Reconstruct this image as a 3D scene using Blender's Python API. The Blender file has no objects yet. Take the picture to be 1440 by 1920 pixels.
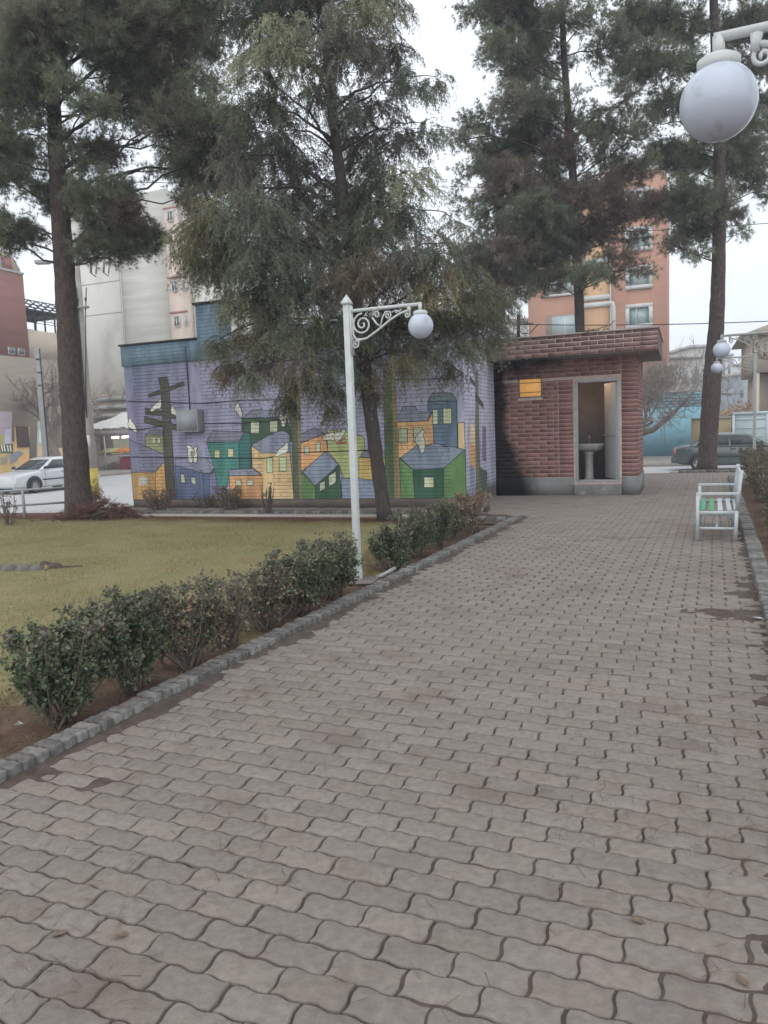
import bpy, math, random
import numpy as np
from mathutils import Matrix, Vector
rng = np.random.default_rng(7)
random.seed(7)
SC = bpy.context.scene
COL = SC.collection

# ------------------------------------------------------------------ camera model
H, F, HC = 1.45, 1442.0, 812.0
ROLL, PIT = math.radians(2.2), math.atan((960 - 812) / 1442)
_c, _s = math.cos(ROLL), math.sin(ROLL)
FW = np.array([0, math.cos(PIT), -math.sin(PIT)])
U0 = np.array([0, math.sin(PIT), math.cos(PIT)])
R0 = np.array([1.0, 0, 0])
RT = _c * R0 - _s * U0
UP = _s * R0 + _c * U0
CP = np.array([0, 0, H])
def ray(px, py): return FW * F + RT * (px - 720) + UP * (960 - py)
def G(px, py, z=0.0):
    d = ray(px, py); return CP + d * ((z - H) / d[2])
def P(px, py, Y):
    d = ray(px, py); return CP + d * (Y / d[1])
TB = math.radians(21.5)       # building direction
TP = math.radians(23.3)       # path direction
EU = np.array([math.sin(TB), math.cos(TB), 0]); EV = np.array([math.cos(TB), -math.sin(TB), 0])
PU = np.array([math.sin(TP), math.cos(TP), 0]); PV = np.array([math.cos(TP), -math.sin(TP), 0])
def W(v, u, z=0.0): return EV * v + EU * u + np.array([0, 0, z])
def WP(v, u, z=0.0): return PV * v + PU * u + np.array([0, 0, z])
def onU(px, py, u0):
    d = ray(px, py); t = (u0 - CP @ EU) / (d @ EU); p = CP + d * t
    return float(p @ EV), float(p[2])
def onV(px, py, v0):
    d = ray(px, py); t = (v0 - CP @ EV) / (d @ EV); p = CP + d * t
    return float(p @ EU), float(p[2])
def s2l(c):
    return tuple(((x / 255) / 12.92 if x / 255 <= 0.04045 else ((x / 255 + 0.055) / 1.055) ** 2.4) for x in c)

# ------------------------------------------------------------------ mesh builder
class MB:
    def __init__(s): s.v = []; s.n = 0; s.fi = []; s.fs = []; s.m = []; s.c = []; s.hc = False
    def add(s, v, faces, mat=0, col=None):
        v = np.asarray(v, float).reshape(-1, 3)
        s.v.append(v)
        if isinstance(faces, np.ndarray):
            s.fi.append((faces + s.n).ravel()); s.fs.append(np.full(len(faces), faces.shape[1])); nf = len(faces)
        else:
            s.fi.append(np.array([i + s.n for f in faces for i in f], int)); s.fs.append(np.array([len(f) for f in faces], int)); nf = len(faces)
        s.m.append(np.full(nf, mat))
        if col is not None: s.hc = True
        col = np.array((0.5, 0.5, 0.5) if col is None else col, float)
        s.c.append(np.broadcast_to(col, (len(v), 3)))
        s.n += len(v); return s
    def box(s, x0, x1, y0, y1, z0, z1, mat=0, col=None):
        v = [(x, y, z) for z in (z0, z1) for y in (y0, y1) for x in (x0, x1)]
        return s.add(v, [(0, 2, 3, 1), (4, 5, 7, 6), (0, 1, 5, 4), (2, 6, 7, 3), (0, 4, 6, 2), (1, 3, 7, 5)], mat, col)
    def beam(s, a, b, w, h, mat=0, col=None, up=(0, 0, 1)):
        a = np.array(a, float); b = np.array(b, float); d = b - a; d /= np.linalg.norm(d)
        x = np.cross(d, up)
        if np.linalg.norm(x) < 1e-3: x = np.cross(d, (0, 1, 0))
        x /= np.linalg.norm(x); z = np.cross(x, d)
        v = [p + x * i * w / 2 + z * j * h / 2 for p in (a, b) for j in (-1, 1) for i in (-1, 1)]
        return s.add(v, [(0, 1, 3, 2), (4, 6, 7, 5), (0, 4, 5, 1), (2, 3, 7, 6), (0, 2, 6, 4), (1, 5, 7, 3)], mat, col)
    def tube(s, pts, rad, n=8, cap=True, mat=0, col=None):
        pts = np.array(pts, float); k = len(pts); rad = np.broadcast_to(np.array(rad, float), (k,))
        t = np.gradient(pts, axis=0) if k > 2 else np.array([pts[1] - pts[0]] * 2)
        t /= np.linalg.norm(t, axis=1)[:, None] + 1e-9
        a = np.array([0, 0, 1.0]) if abs(t[0][2]) < 0.9 else np.array([1.0, 0, 0])
        x = np.cross(t[0], a); x /= np.linalg.norm(x)
        an = np.arange(n) * 2 * math.pi / n; V = []
        for i in range(k):
            x = x - t[i] * (x @ t[i]); x /= np.linalg.norm(x) + 1e-9; y = np.cross(t[i], x)
            V.append(pts[i] + rad[i] * (np.cos(an)[:, None] * x + np.sin(an)[:, None] * y))
        fs = [(i * n + j, i * n + (j + 1) % n, (i + 1) * n + (j + 1) % n, (i + 1) * n + j) for i in range(k - 1) for j in range(n)]
        if cap: fs += [tuple(range(n - 1, -1, -1)), tuple((k - 1) * n + j for j in range(n))]
        return s.add(np.concatenate(V), fs, mat, col)
    def lathe(s, prof, o=(0, 0, 0), n=24, mat=0, col=None):
        o = np.array(o, float); an = np.arange(n) * 2 * math.pi / n
        V = np.concatenate([np.stack([r * np.cos(an), r * np.sin(an), np.full(n, z)], 1) for r, z in prof]) + o
        k = len(prof)
        fs = [(i * n + j, i * n + (j + 1) % n, (i + 1) * n + (j + 1) % n, (i + 1) * n + j) for i in range(k - 1) for j in range(n)]
        if prof[0][0] > 1e-4: fs.append(tuple(range(n - 1, -1, -1)))
        if prof[-1][0] > 1e-4: fs.append(tuple((k - 1) * n + j for j in range(n)))
        return s.add(V, fs, mat, col)
    def prism(s, poly, vec, mat=0, col=None):
        p = np.array(poly, float); k = len(p); q = p + np.array(vec, float)
        fs = [tuple(range(k - 1, -1, -1)), tuple(range(k, 2 * k))] + [(i, (i + 1) % k, k + (i + 1) % k, k + i) for i in range(k)]
        return s.add(np.concatenate([p, q]), fs, mat, col)
    def build(s, name, mats, parent=None, smooth=False, bevel=0, off=None):
        me = bpy.data.meshes.new(name)
        V = np.concatenate(s.v)
        if off is not None: V = V - np.array(off)
        FI = np.concatenate(s.fi).astype(np.int32); FS = np.concatenate(s.fs); M = np.concatenate(s.m)
        me.vertices.add(len(V)); me.vertices.foreach_set('co', V.ravel().astype(np.float32))
        me.loops.add(len(FI)); me.loops.foreach_set('vertex_index', FI)
        me.polygons.add(len(FS)); me.polygons.foreach_set('loop_start', np.concatenate([[0], np.cumsum(FS)[:-1]]).astype(np.int32))
        me.polygons.foreach_set('material_index', M.astype(np.int32))
        if smooth: me.polygons.foreach_set('use_smooth', np.ones(len(FS), bool))
        if s.hc:
            a = me.color_attributes.new('Col', 'FLOAT_COLOR', 'POINT')
            c = np.ones((len(V), 4), np.float32); c[:, :3] = np.concatenate(s.c); a.data.foreach_set('color', c.ravel())
        for m in (mats if isinstance(mats, (list, tuple)) else [mats]): me.materials.append(m)
        me.update(calc_edges=True)
        o = bpy.data.objects.new(name, me); COL.objects.link(o)
        if parent is not None: o.parent = parent
        if bevel:
            b = o.modifiers.new('bevel', 'BEVEL'); b.width = bevel; b.segments = 2; b.limit_method = 'ANGLE'
        return o

def thing(name, label, cat, loc=(0, 0, 0), rot=0.0, group=None):
    o = bpy.data.objects.new(name, None); COL.objects.link(o); o.empty_display_size = 0.2
    o.location = tuple(float(x) for x in loc); o.rotation_euler = (0, 0, rot)
    return tag(o, label, cat, group)
def tag(o, label=None, cat=None, group=None, kind=None):
    if label: o['label'] = label
    if cat: o['category'] = cat
    if group: o['group'] = group
    if kind: o['kind'] = kind
    return o
def copy_tree(o, parent=None):
    c = o.copy(); COL.objects.link(c); c.parent = parent
    for ch in o.children: copy_tree(ch, c)
    return c

# ------------------------------------------------------------------ materials
def pmat(name, c1, c2=None, scale=4.0, rough=0.8, bump=0.0, bscale=None, spec=0.3, metal=0.0, island=0.0, attr=False, detail=6.0,
         lo=0.35, hi=0.65, dirt=None, dscale=1.5, dlo=0.5, dhi=0.7, emit=None, trans=0.0, squash=(1, 1, 1), bdist=0.01, coat=0.0):
    m = bpy.data.materials.new(name); m.use_nodes = True; nt = m.node_tree; N = nt.nodes; L = nt.links
    b = N['Principled BSDF']; b.inputs['Roughness'].default_value = rough; b.inputs['Metallic'].default_value = metal
    b.inputs['Specular IOR Level'].default_value = spec
    if coat: b.inputs['Coat Weight'].default_value = coat
    tc = N.new('ShaderNodeTexCoord'); mp = N.new('ShaderNodeMapping'); mp.inputs['Scale'].default_value = squash
    L.new(tc.outputs['Object'], mp.inputs['Vector'])
    def noise(sc, det=detail):
        n = N.new('ShaderNodeTexNoise'); n.inputs['Scale'].default_value = sc; n.inputs['Detail'].default_value = det
        n.inputs['Roughness'].default_value = 0.6; L.new(mp.outputs['Vector'], n.inputs['Vector']); return n.outputs['Fac']
    def ramp(src, a, z):
        r = N.new('ShaderNodeMapRange'); r.inputs['From Min'].default_value = a; r.inputs['From Max'].default_value = z
        L.new(src, r.inputs['Value']); return r.outputs['Result']
    def mix(f, a, c, mode='MIX'):
        x = N.new('ShaderNodeMix'); x.data_type = 'RGBA'; x.blend_type = mode
        if isinstance(f, float): x.inputs[0].default_value = f
        else: L.new(f, x.inputs[0])
        for i, q in ((6, a), (7, c)):
            if isinstance(q, tuple): x.inputs[i].default_value = q[:3] + (1,)
            else: L.new(q, x.inputs[i])
        return x.outputs[2]
    if attr:
        a = N.new('ShaderNodeAttribute'); a.attribute_name = 'Col'; base = a.outputs['Color']
        if c2: base = mix(ramp(noise(scale), lo, hi), base, mix(1.0, base, c2, 'MULTIPLY'))
    else:
        base = mix(ramp(noise(scale), lo, hi), tuple(c1), tuple(c2)) if c2 else None
        if base is None:
            rgb = N.new('ShaderNodeRGB'); rgb.outputs[0].default_value = tuple(c1)[:3] + (1,); base = rgb.outputs[0]
    if island:
        g = N.new('ShaderNodeNewGeometry'); r = N.new('ShaderNodeMapRange'); L.new(g.outputs['Random Per Island'], r.inputs['Value'])
        r.inputs['To Min'].default_value = 1 - island; r.inputs['To Max'].default_value = 1 + island
        hs = N.new('ShaderNodeVectorMath'); hs.operation = 'SCALE'; L.new(base, hs.inputs[0]); L.new(r.outputs['Result'], hs.inputs['Scale']); base = hs.outputs['Vector']
        f1 = N.new('ShaderNodeMath'); f1.operation = 'MULTIPLY'; L.new(g.outputs['Random Per Island'], f1.inputs[0]); f1.inputs[1].default_value = 37.7
        f2 = N.new('ShaderNodeMath'); f2.operation = 'FRACT'; L.new(f1.outputs[0], f2.inputs[0]); f3 = N.new('ShaderNodeMath'); f3.operation = 'MULTIPLY'; L.new(f2.outputs[0], f3.inputs[0]); f3.inputs[1].default_value = .42
        base = mix(f3.outputs[0], base, mix(1.0, base, (1.07, .99, .90), 'MULTIPLY'))
    if dirt: base = mix(ramp(noise(dscale), dlo, dhi), base, tuple(dirt))
    L.new(base, b.inputs['Base Color'])
    if bump:
        bp = N.new('ShaderNodeBump'); bp.inputs['Strength'].default_value = bump; bp.inputs['Distance'].default_value = bdist
        L.new(noise(bscale or scale * 4), bp.inputs['Height']); L.new(bp.outputs['Normal'], b.inputs['Normal'])
    if emit:
        b.inputs['Emission Color'].default_value = tuple(emit[0]) + (1,); b.inputs['Emission Strength'].default_value = emit[1]
    if trans:
        t = N.new('ShaderNodeBsdfTranslucent'); L.new(base, t.inputs['Color']); ms = N.new('ShaderNodeMixShader'); ms.inputs[0].default_value = trans
        out = N['Material Output']; L.new(b.outputs[0], ms.inputs[1]); L.new(t.outputs[0], ms.inputs[2]); L.new(ms.outputs[0], out.inputs['Surface'])
    m['_b'] = 1
    return m
M = {}
M['paver'] = pmat('paver', (.250, .218, .192), (.192, .168, .149), 30, .92, 1.0, 140, island=.085, dirt=(.155, .120, .096), dscale=1.9, dlo=.54, dhi=.74, bdist=.006)
M['joint'] = pmat('joint', (.062, .046, .038), (.110, .084, .070), 12, .95, .9, 60, bdist=.01)
M['kerbm'] = pmat('kerbm', (.10, .096, .092), (.20, .19, .18), 22, .92, .9, 90, island=.28, bdist=.004)
M['soil'] = pmat('soil', (.15, .095, .068), (.225, .15, .108), 5, .95, 1.0, 40, dirt=(.22, .155, .105), dscale=9, dlo=.55, dhi=.68, bdist=.03)
M['lawn'] = pmat('lawn', (.195, .185, .075), (.255, .205, .105), 2.2, .95, .8, 60, dirt=(.18, .115, .07), dscale=.9, dlo=.6, dhi=.72, bdist=.02)
M['road'] = pmat('road', (.47, .465, .46), (.41, .405, .40), 2, .85, .25, 60, spec=.4)
M['ground'] = pmat('groundm', (.26, .235, .21), (.32, .29, .26), .6, .95, .4, 20)
M['walk'] = pmat('walk', (.40, .36, .32), (.33, .30, .27), 1.5, .9, .4, 40)
M['bark'] = pmat('bark', (.065, .048, .042), (.125, .096, .084), 20, .95, 1.0, 26, squash=(1, 1, .42), bdist=.06, detail=9, dirt=(.16, .13, .12), dscale=14, dlo=.60, dhi=.72)
M['barkdk'] = pmat('barkdk', (.05, .042, .04), (.085, .07, .062), 11, .95, 1.0, 16, squash=(1, 1, .42), bdist=.05)
M['barkg'] = pmat('barkg', (.20, .165, .14), (.14, .115, .10), 8, .95, .6, 20)
M['needle'] = pmat('needle', (0, 0, 0), None, attr=True, rough=.6, spec=.25, trans=.42)
M['leaf'] = pmat('leaf', (0, 0, 0), None, attr=True, rough=.45, spec=.45, trans=.2)
M['post'] = pmat('post', (.56, .585, .575), (.47, .495, .485), 6, .5, .25, 30, spec=.5, dirt=(.20, .18, .16), dscale=7, dlo=.66, dhi=.74)
M['postg'] = pmat('postg', (.36, .36, .35), (.30, .30, .29), 6, .6, .2, 30)
M['benchm'] = pmat('benchm', (.50, .54, .55), (.42, .46, .47), 20, .45, .1, 40, dirt=(.25, .24, .23), dscale=18, dlo=.66, dhi=.75)
M['plinth'] = pmat('plinth', (.24, .24, .235), (.17, .17, .165), 3, .9, .5, 30, dirt=(.33, .31, .29), dscale=4, dlo=.6, dhi=.7)
M['dark'] = pmat('darkm', (.03, .03, .032), (.05, .048, .045), 5, .7)
M['glass'] = pmat('glassm', (.10, .13, .135), (.16, .19, .19), 2, .08, spec=.9)
M['cglass'] = pmat('cglass', (.035, .042, .046), None, rough=.12, spec=.5)
M['rubber'] = pmat('rubber', (.02, .02, .02), (.04, .038, .036), 30, .85)
M['rim'] = pmat('rim', (.38, .38, .38), (.28, .28, .28), 10, .4, metal=.5)
M['white'] = pmat('whitep', (.62, .62, .60), (.52, .52, .50), 3, .6, .1, 30)
M['metal'] = pmat('metalm', (.34, .36, .36), (.26, .28, .28), 8, .5, .1, 30)
M['blackm'] = pmat('blackm', (.025, .026, .03), (.05, .05, .055), 10, .6)

# ------------------------------------------------------------------ ground, road, park slab
def sheet(name, pts, z, mat, kind='structure', thick=0.0):
    m = MB(); p = [(float(q[0]), float(q[1]), z) for q in pts]
    if thick: m.prism([(a, b, z - thick) for a, b, _ in p], (0, 0, thick))
    else: m.add(p, [tuple(range(len(p)))])
    return tag(m.build(name, mat), kind=kind)
ZR = -0.40
sheet('ground', [(-240, -50), (240, -50), (240, 380), (-240, 380)], ZR - .02, M['ground'])
# road network: street running along EU on the left, cross street along EV beyond the park
sheet('road', [W(-28, -30), W(-11.9, -30), W(-11.9, 21.0), W(40, 21.0), W(40, 34.4), W(-11.0, 34.4), W(-11.0, 50), W(-31, 50), W(-31, 20)], ZR, M['road'])
m = MB()
def strip(m, a, b, w, z0, z1):      # kerbed pavement along a line, w to the left-hand side
    a = np.array(a); b = np.array(b); d = (b - a) / np.linalg.norm(b - a); n = np.array([-d[1], d[0], 0])
    m.prism([a + [0, 0, z0], b + [0, 0, z0], b + n * w + [0, 0, z0], a + n * w + [0, 0, z0]], (0, 0, z1 - z0))
strip(m, W(40, 34.4), W(-11.0, 34.4), -8.0, ZR, ZR + .15) if False else m.prism([W(-11, 34.4, ZR - .01), W(40, 34.4, ZR - .01), W(40, 41.2, ZR - .01), W(-11, 41.2, ZR - .01)], (0, 0, .15))
tag(m.build('pavement', M['walk']), kind='structure')
m = MB(); m.prism([W(-40, 49.7, ZR - .01), W(-11, 49.7, ZR - .01), W(-11, 60, ZR - .01), W(-40, 60, ZR - .01)], (0, 0, .16))
m.prism([W(-35.5, -20, ZR - .012), W(-31, -20, ZR - .012), W(-31, 49.7, ZR - .012), W(-35.5, 49.7, ZR - .012)], (0, 0, .16))
tag(m.build('pavement', M['walk']), kind='structure')
# park slab (soil), top at -0.03
park = [W(-11.8, -12), W(30, -12), W(30, 14), W(9, 24.2), W(-11.6, 24.2)]
park = [G(0, 962) + (-2.5, 1.0, 0), W(-14.5, -12), W(30, -12), W(30, 24.0), W(-11.9, 24.0), W(-11.9, 15.6), G(110, 958)]
sheet('soil', park, -.035, M['soil'], thick=.5)

# paved areas -------------------------------------------------------------
PA = [  # polygons in path frame (v,u)
    [(-2.80, -2.0), (0.33, -2.0), (0.36, 21.2), (2.2, 21.8), (2.2, 23.5), (-2.80, 23.5)]]
def topath(p): return (float(p @ PV), float(p @ PU))
hb = [topath(W(*q)) for q in [(-11.4, 13.02), (-3.3, 13.02), (-2.2, 12.6), (.80, 13.0), (1.02, 20.8), (3.0, 21.6), (3.0, 24.0), (-.4, 24.0), (-.4, 16.5), (-3.9, 16.5), (-3.9, 13.98), (-11.4, 13.98)]]
PA.append(hb)
def inpoly(px, py, poly):
    ins = np.zeros(px.shape, bool); n = len(poly)
    for i in range(n):
        x1, y1 = poly[i]; x2, y2 = poly[(i + 1) % n]
        c = ((y1 > py) != (y2 > py)) & (px < (x2 - x1) * (py - y1) / (y2 - y1 + 1e-12) + x1); ins ^= c
    return ins
PITv, PITu = 0.2125, 0.1085
def paver_outline(L, Wd, A, k=6):
    # wavy tile: every edge is the same S wave of one pitch, so tiles nest
    pts = []
    s = np.linspace(0, 1, 2 * k + 1)[:-1]
    pts += [(-L / 2 + L * t, -Wd / 2 + A * math.sin(4 * math.pi * t)) for t in s]
    s2 = np.linspace(0, 1, k + 1)[:-1]
    pts += [(L / 2 + A * math.sin(2 * math.pi * t), -Wd / 2 + Wd * t) for t in s2]
    pts += [(L / 2 - L * t, Wd / 2 + A * math.sin(4 * math.pi * (1 - t))) for t in s]
    pts += [(-L / 2 + A * math.sin(2 * math.pi * (1 - t)), Wd / 2 - Wd * t) for t in s2]
    return np.array(pts)
def paver_template(L, Wd, A, gap, hgt, bev, k):
    o = paver_outline(L, Wd, A, k); c = o.mean(0)
    def shrink(o, d): return np.stack([o[:, 0] * (1 - 2 * d * 1.15 / L), o[:, 1] * (1 - 2 * d / Wd)], 1)
    r0 = shrink(o, gap / 2); r1 = shrink(o, gap / 2 + bev * .45); r2 = shrink(o, gap / 2 + bev * 1.0); n = len(o)
    V = np.concatenate([np.c_[r0, np.full(n, -hgt)], np.c_[r0, np.full(n, -bev)], np.c_[r1, np.full(n, -bev * .3)], np.c_[r2, np.zeros(n)], [[0, 0, 0]]])
    fs = []
    for a in range(3):
        for j in range(n): fs.append((a * n + j, a * n + (j + 1) % n, (a + 1) * n + (j + 1) % n, (a + 1) * n + j))
    tri = [(3 * n + j, 3 * n + (j + 1) % n, 4 * n) for j in range(n)]
    return V, np.array(fs), np.array(tri)
vs, us = [], []
for r in range(-30, 260):
    u = 1.7 + r * PITu - PITu / 2
    v = -1.072 + PITv / 2 + (PITv / 2 if r % 2 else 0) + (np.arange(-70, 50)) * PITv
    vs.append(v); us.append(np.full_like(v, u))
vs = np.concatenate(vs); us = np.concatenate(us)
ok = np.zeros(len(vs), bool)
for q in PA: ok |= inpoly(vs, us, q)
pit = topath(W(2.4, 23.0)); tp = G(1325, 884); tpp = topath(tp)
ok &= ~((np.abs(vs - tpp[0]) < .75) & (us > tpp[1] - .45))
# only what the photo can see, with a margin
wx = vs * PV[0] + us * PU[0]; wy = vs * PV[1] + us * PU[1]
ok &= (wy > .6) & (np.abs(wx) < wy * .75 + 1.5)
vs, us, wx, wy = vs[ok], us[ok], wx[ok], wy[ok]
m = MB()
def place_pavers(m, sel, k, tpl):
    V, fq, ft = tpl
    n = int(sel.sum()); ang = rng.normal(0, .012, n); ca, sa = np.cos(ang), np.sin(ang)
    x = V[None, :, 0] * ca[:, None] - V[None, :, 1] * sa[:, None]; y = V[None, :, 0] * sa[:, None] + V[None, :, 1] * ca[:, None]
    lv = vs[sel][:, None] + rng.normal(0, .0012, n)[:, None]; lu = us[sel][:, None] + rng.normal(0, .001, n)[:, None]
    tx, ty = rng.normal(0, .010, n), rng.normal(0, .010, n)
    z = V[None, :, 2] + rng.normal(0, .0016, n)[:, None] + x * tx[:, None] + y * ty[:, None]
    x = x + lv; y = y + lu
    X = np.stack([x * PV[0] + y * PU[0], x * PV[1] + y * PU[1], z], 2).reshape(-1, 3)
    o = (np.arange(n) * len(V))[:, None, None]
    m.add(X, (fq[None] + o).reshape(-1, 4)); m.n -= len(X)
    m.add(np.zeros((0, 3)), (ft[None] + o).reshape(-1, 3)); m.n += len(X)
near = wy < 6
place_pavers(m, near, 6, paver_template(PITv, PITu, .0050, .0078, .05, .0038, 8))
place_pavers(m, ~near, 3, paver_template(PITv, PITu, .0052, .0125, .05, .007, 3))
tag(m.build('path', M['paver'], smooth=False), kind='structure')
print('pavers', len(vs))

# joint bed: dark soil, rising over the pavers along the kerbs
def vnoise(x, y, s, seed=0):
    x = x / s; y = y / s; xi = np.floor(x).astype(int); yi = np.floor(y).astype(int); fx = x - xi; fy = y - yi
    def h(a, b): return (np.sin(a * 127.1 + b * 311.7 + seed * 17.3) * 43758.5453) % 1
    fx = fx * fx * (3 - 2 * fx); fy = fy * fy * (3 - 2 * fy)
    return (h(xi, yi) * (1 - fx) + h(xi + 1, yi) * fx) * (1 - fy) + (h(xi, yi + 1) * (1 - fx) + h(xi + 1, yi + 1) * fx) * fy
def bed(v0, v1, u0, u1, dv, du, zf, name='path_bed'):
    a = np.arange(v0, v1 + dv * .5, dv); b = np.arange(u0, u1 + du * .5, du); A, B = np.meshgrid(a, b)
    Z = zf(A, B); X = A * PV[0] + B * PU[0]; Y = A * PV[1] + B * PU[1]
    V = np.stack([X, Y, Z], 2).reshape(-1, 3); nx = len(a); ny = len(b)
    i = (np.arange(ny - 1)[:, None] * nx + np.arange(nx - 1)[None]).ravel()
    m = MB(); m.add(V, np.stack([i, i + 1, i + nx + 1, i + nx], 1)); return m
def zbed(A, B):
    nz = vnoise(A, B, .35) * .6 + vnoise(A, B, .13, 3) * .4
    dl = np.exp(-((A + 2.83) / .13) ** 2); dr = np.exp(-((A - .36) / (.20)) ** 2)
    pr = vnoise(B, A * 0, 1.3, 5)
    fine = vnoise(A, B, .05, 9)
    z = -.0085 + .009 * (nz - .5) + (dl * .0125) * (.45 + nz) + dr * (.004 + .0125 * nz * (pr + .3)) + (fine - .5) * .006
    # low spot where earth has washed over the paving by the right kerb and near the left corner
    z += .009 * np.exp(-(((A - .16) / .30) ** 2 + ((B - 6.2) / .22) ** 2)) * (.6 + .8 * nz) + .0035 * np.exp(-(((A + 2.40) / .30) ** 2 + ((B - 2.45) / .22) ** 2)) * (.4 + nz)
    z += .005 * np.exp(-(((A - .05) / .35) ** 2 + ((B - 7.6) / .9) ** 2)) * (.3 + nz)
    return z
tag(bed(-2.95, .42, .4, 12.4, .03, .03, zbed).build('path_bed', M['joint'], smooth=True), kind='structure')
p2 = MB(); p2.add([tuple(W(*q[:2])[:2]) + (-.011,) for q in [(-11.4, 13.0), (-3.3, 13.0), (-3.3, 11.6), (.78, 11.6), (1.02, 20.8), (3.4, 21.6), (3.4, 23.95), (-.4, 23.95), (-.4, 16.5), (-3.9, 16.5), (-3.9, 13.98), (-11.4, 13.98)]], [tuple(range(12))])
tag(p2.build('path_bed', M['joint']), kind='structure')

# kerbs from upright blocks ------------------------------------------------
def kerb(name, v, u0, u1, depth, top, frame=WP, pitch=.0805, dirn=(0, 1), wob=.004, k=4, zb=-.06, drop=None):
    V, fq, ft = paver_template(depth, pitch, .0050, .013, top - zb, .006, k)
    n = int((u1 - u0) / pitch); mm = MB()
    for i in range(n):
        a = u0 + i * pitch + rng.normal(0, .002); w = rng.normal(0, wob); z = top + rng.normal(0, .003); t = rng.normal(0, .03)
        if drop: z += drop(a)
        x = V[:, 0] * math.cos(t) - V[:, 1] * math.sin(t) + w; y = V[:, 0] * math.sin(t) + V[:, 1] * math.cos(t)
        zz = V[:, 2] + z + V[:, 0] * rng.normal(0, .03)
        if dirn == (0, 1): pts = [frame(v + X, a + Y, Z) for X, Y, Z in zip(x, y, zz)]
        else: pts = [frame(a + Y, v + X, Z) for X, Y, Z in zip(x, y, zz)]
        mm.add(pts, fq); mm.n -= len(pts); mm.add(np.zeros((0, 3)), ft); mm.n += len(pts)
    return tag(mm.build(name, M['kerbm']), kind='structure')
kerb('kerb', -2.898, .9, 12.2, .140, .048)
kerb('kerb', .415, 0.2, 21.2, .155, .070)
kerb('kerb', 12.90, -11.2, -3.2, .20, .05, frame=W, dirn=(1, 0), k=3)
kerb('kerb', topath(W(-3.6, 12.15))[1] + .03, -3.95, -2.9, .10, .035, dirn=(1, 0), k=3, pitch=.16)
# pale concrete strip between that kerb and the lawn
m = MB(); m.prism([W(-11.2, 12.42, -.04), W(-4.0, 12.42, -.04), W(-4.0, 12.72, -.04), W(-11.2, 12.72, -.04)], (0, 0, .055))
tag(m.build('path_strip', M['walk']), kind='structure')
# tree pit edging
tb = G(1325, 884)
m = MB(); a = np.array([-.95, -.42, 0]); 
for i in range(9):
    c0 = tb + EV * (-.75 + i * .19) - EU * .42
    m.beam(c0 + [0, 0, .03], c0 + EV * .17 + [0, 0, .03], .09, .09)
tag(m.build('kerb', M['kerbm']), kind='structure')

# lawn ---------------------------------------------------------------------
lawn_poly = [W(-3.95, 2.0), W(-16, 2.0), W(-16, 12.2), W(-4.1, 12.2), W(-3.9, 9.5)]
LP = [(p[0], p[1]) for p in lawn_poly]
gx = np.arange(-16, 3.2, .12); gy = np.arange(1.0, 18.0, .12); A, B = np.meshgrid(gx, gy)
e = (vnoise(A, B, 1.1, 2) - .5) * .7 + (vnoise(A, B, .4, 4) - .5) * .4
def lawnmask(x, y):
    u = x * EU[0] + y * EU[1]; v = x * PV[0] + y * PV[1]
    ee = (vnoise(x, y, 1.1, 2) - .5) * .7 + (vnoise(x, y, .35, 4) - .5) * .45
    return np.minimum(12.05 - u, -3.55 - v) + ee
msk = lawnmask(A, B)
Z = -.032 + np.clip(msk, -.3, .5) * .03 + (vnoise(A, B, .5, 6) - .5) * .012
nx = len(gx); i = (np.arange(len(gy) - 1)[:, None] * nx + np.arange(nx - 1)[None]).ravel()
keep = (msk[:-1, :-1] > -.3).ravel(); i = i[keep]
m = MB(); m.add(np.stack([A, B, Z], 2).reshape(-1, 3), np.stack([i, i + 1, i + nx + 1, i + nx], 1))
tag(m.build('lawn', M['lawn'], smooth=True), kind='structure')

def blades(n, xr, yr, mask, h, w, cols, zf, lean=.5):
    x = rng.uniform(*xr, n); y = rng.uniform(*yr, n); k = mask(x, y); x, y = x[k], y[k]; n = len(x)
    z = zf(x, y); az = rng.uniform(0, 6.283, n); hh = rng.uniform(.5, 1, n) * h; ln = rng.uniform(0, lean, n) * hh
    dx, dy = np.cos(az), np.sin(az); d = np.stack([dx, dy, dx * 0], 1); s = np.stack([-dy, dx, dx * 0], 1)
    b = np.stack([x, y, z], 1); V = np.stack([b - s * w / 2, b + s * w / 2, b + d * ln[:, None] + np.array([0, 0, 1]) * hh[:, None]], 1).reshape(-1, 3)
    ci = np.array(cols)[rng.integers(0, len(cols), n)] * rng.uniform(.7, 1.25, n)[:, None]
    m = MB(); m.add(V, np.arange(3 * n).reshape(-1, 3), col=np.repeat(ci, 3, 0)); return m
gm = lambda x, y: (lawnmask(x, y) + rng.uniform(-.25, .25, len(x)) > .12) & (np.abs(x) < y * .62 + 1.2) & (vnoise(x, y, .6, 8) + rng.uniform(-.3, .3, len(x)) > .36)
b1 = blades(330000, (-11, 1.5), (2.0, 15.5), gm, .038, .006,
            [(.235, .23, .085), (.30, .27, .115), (.19, .215, .075), (.40, .34, .18), (.27, .225, .11)], lambda x, y: np.full(len(x), -.025), .9)
tag(b1.build('grass', M['needle']), kind='stuff', label='short yellow green winter grass of the lawn', cat='grass')

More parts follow.
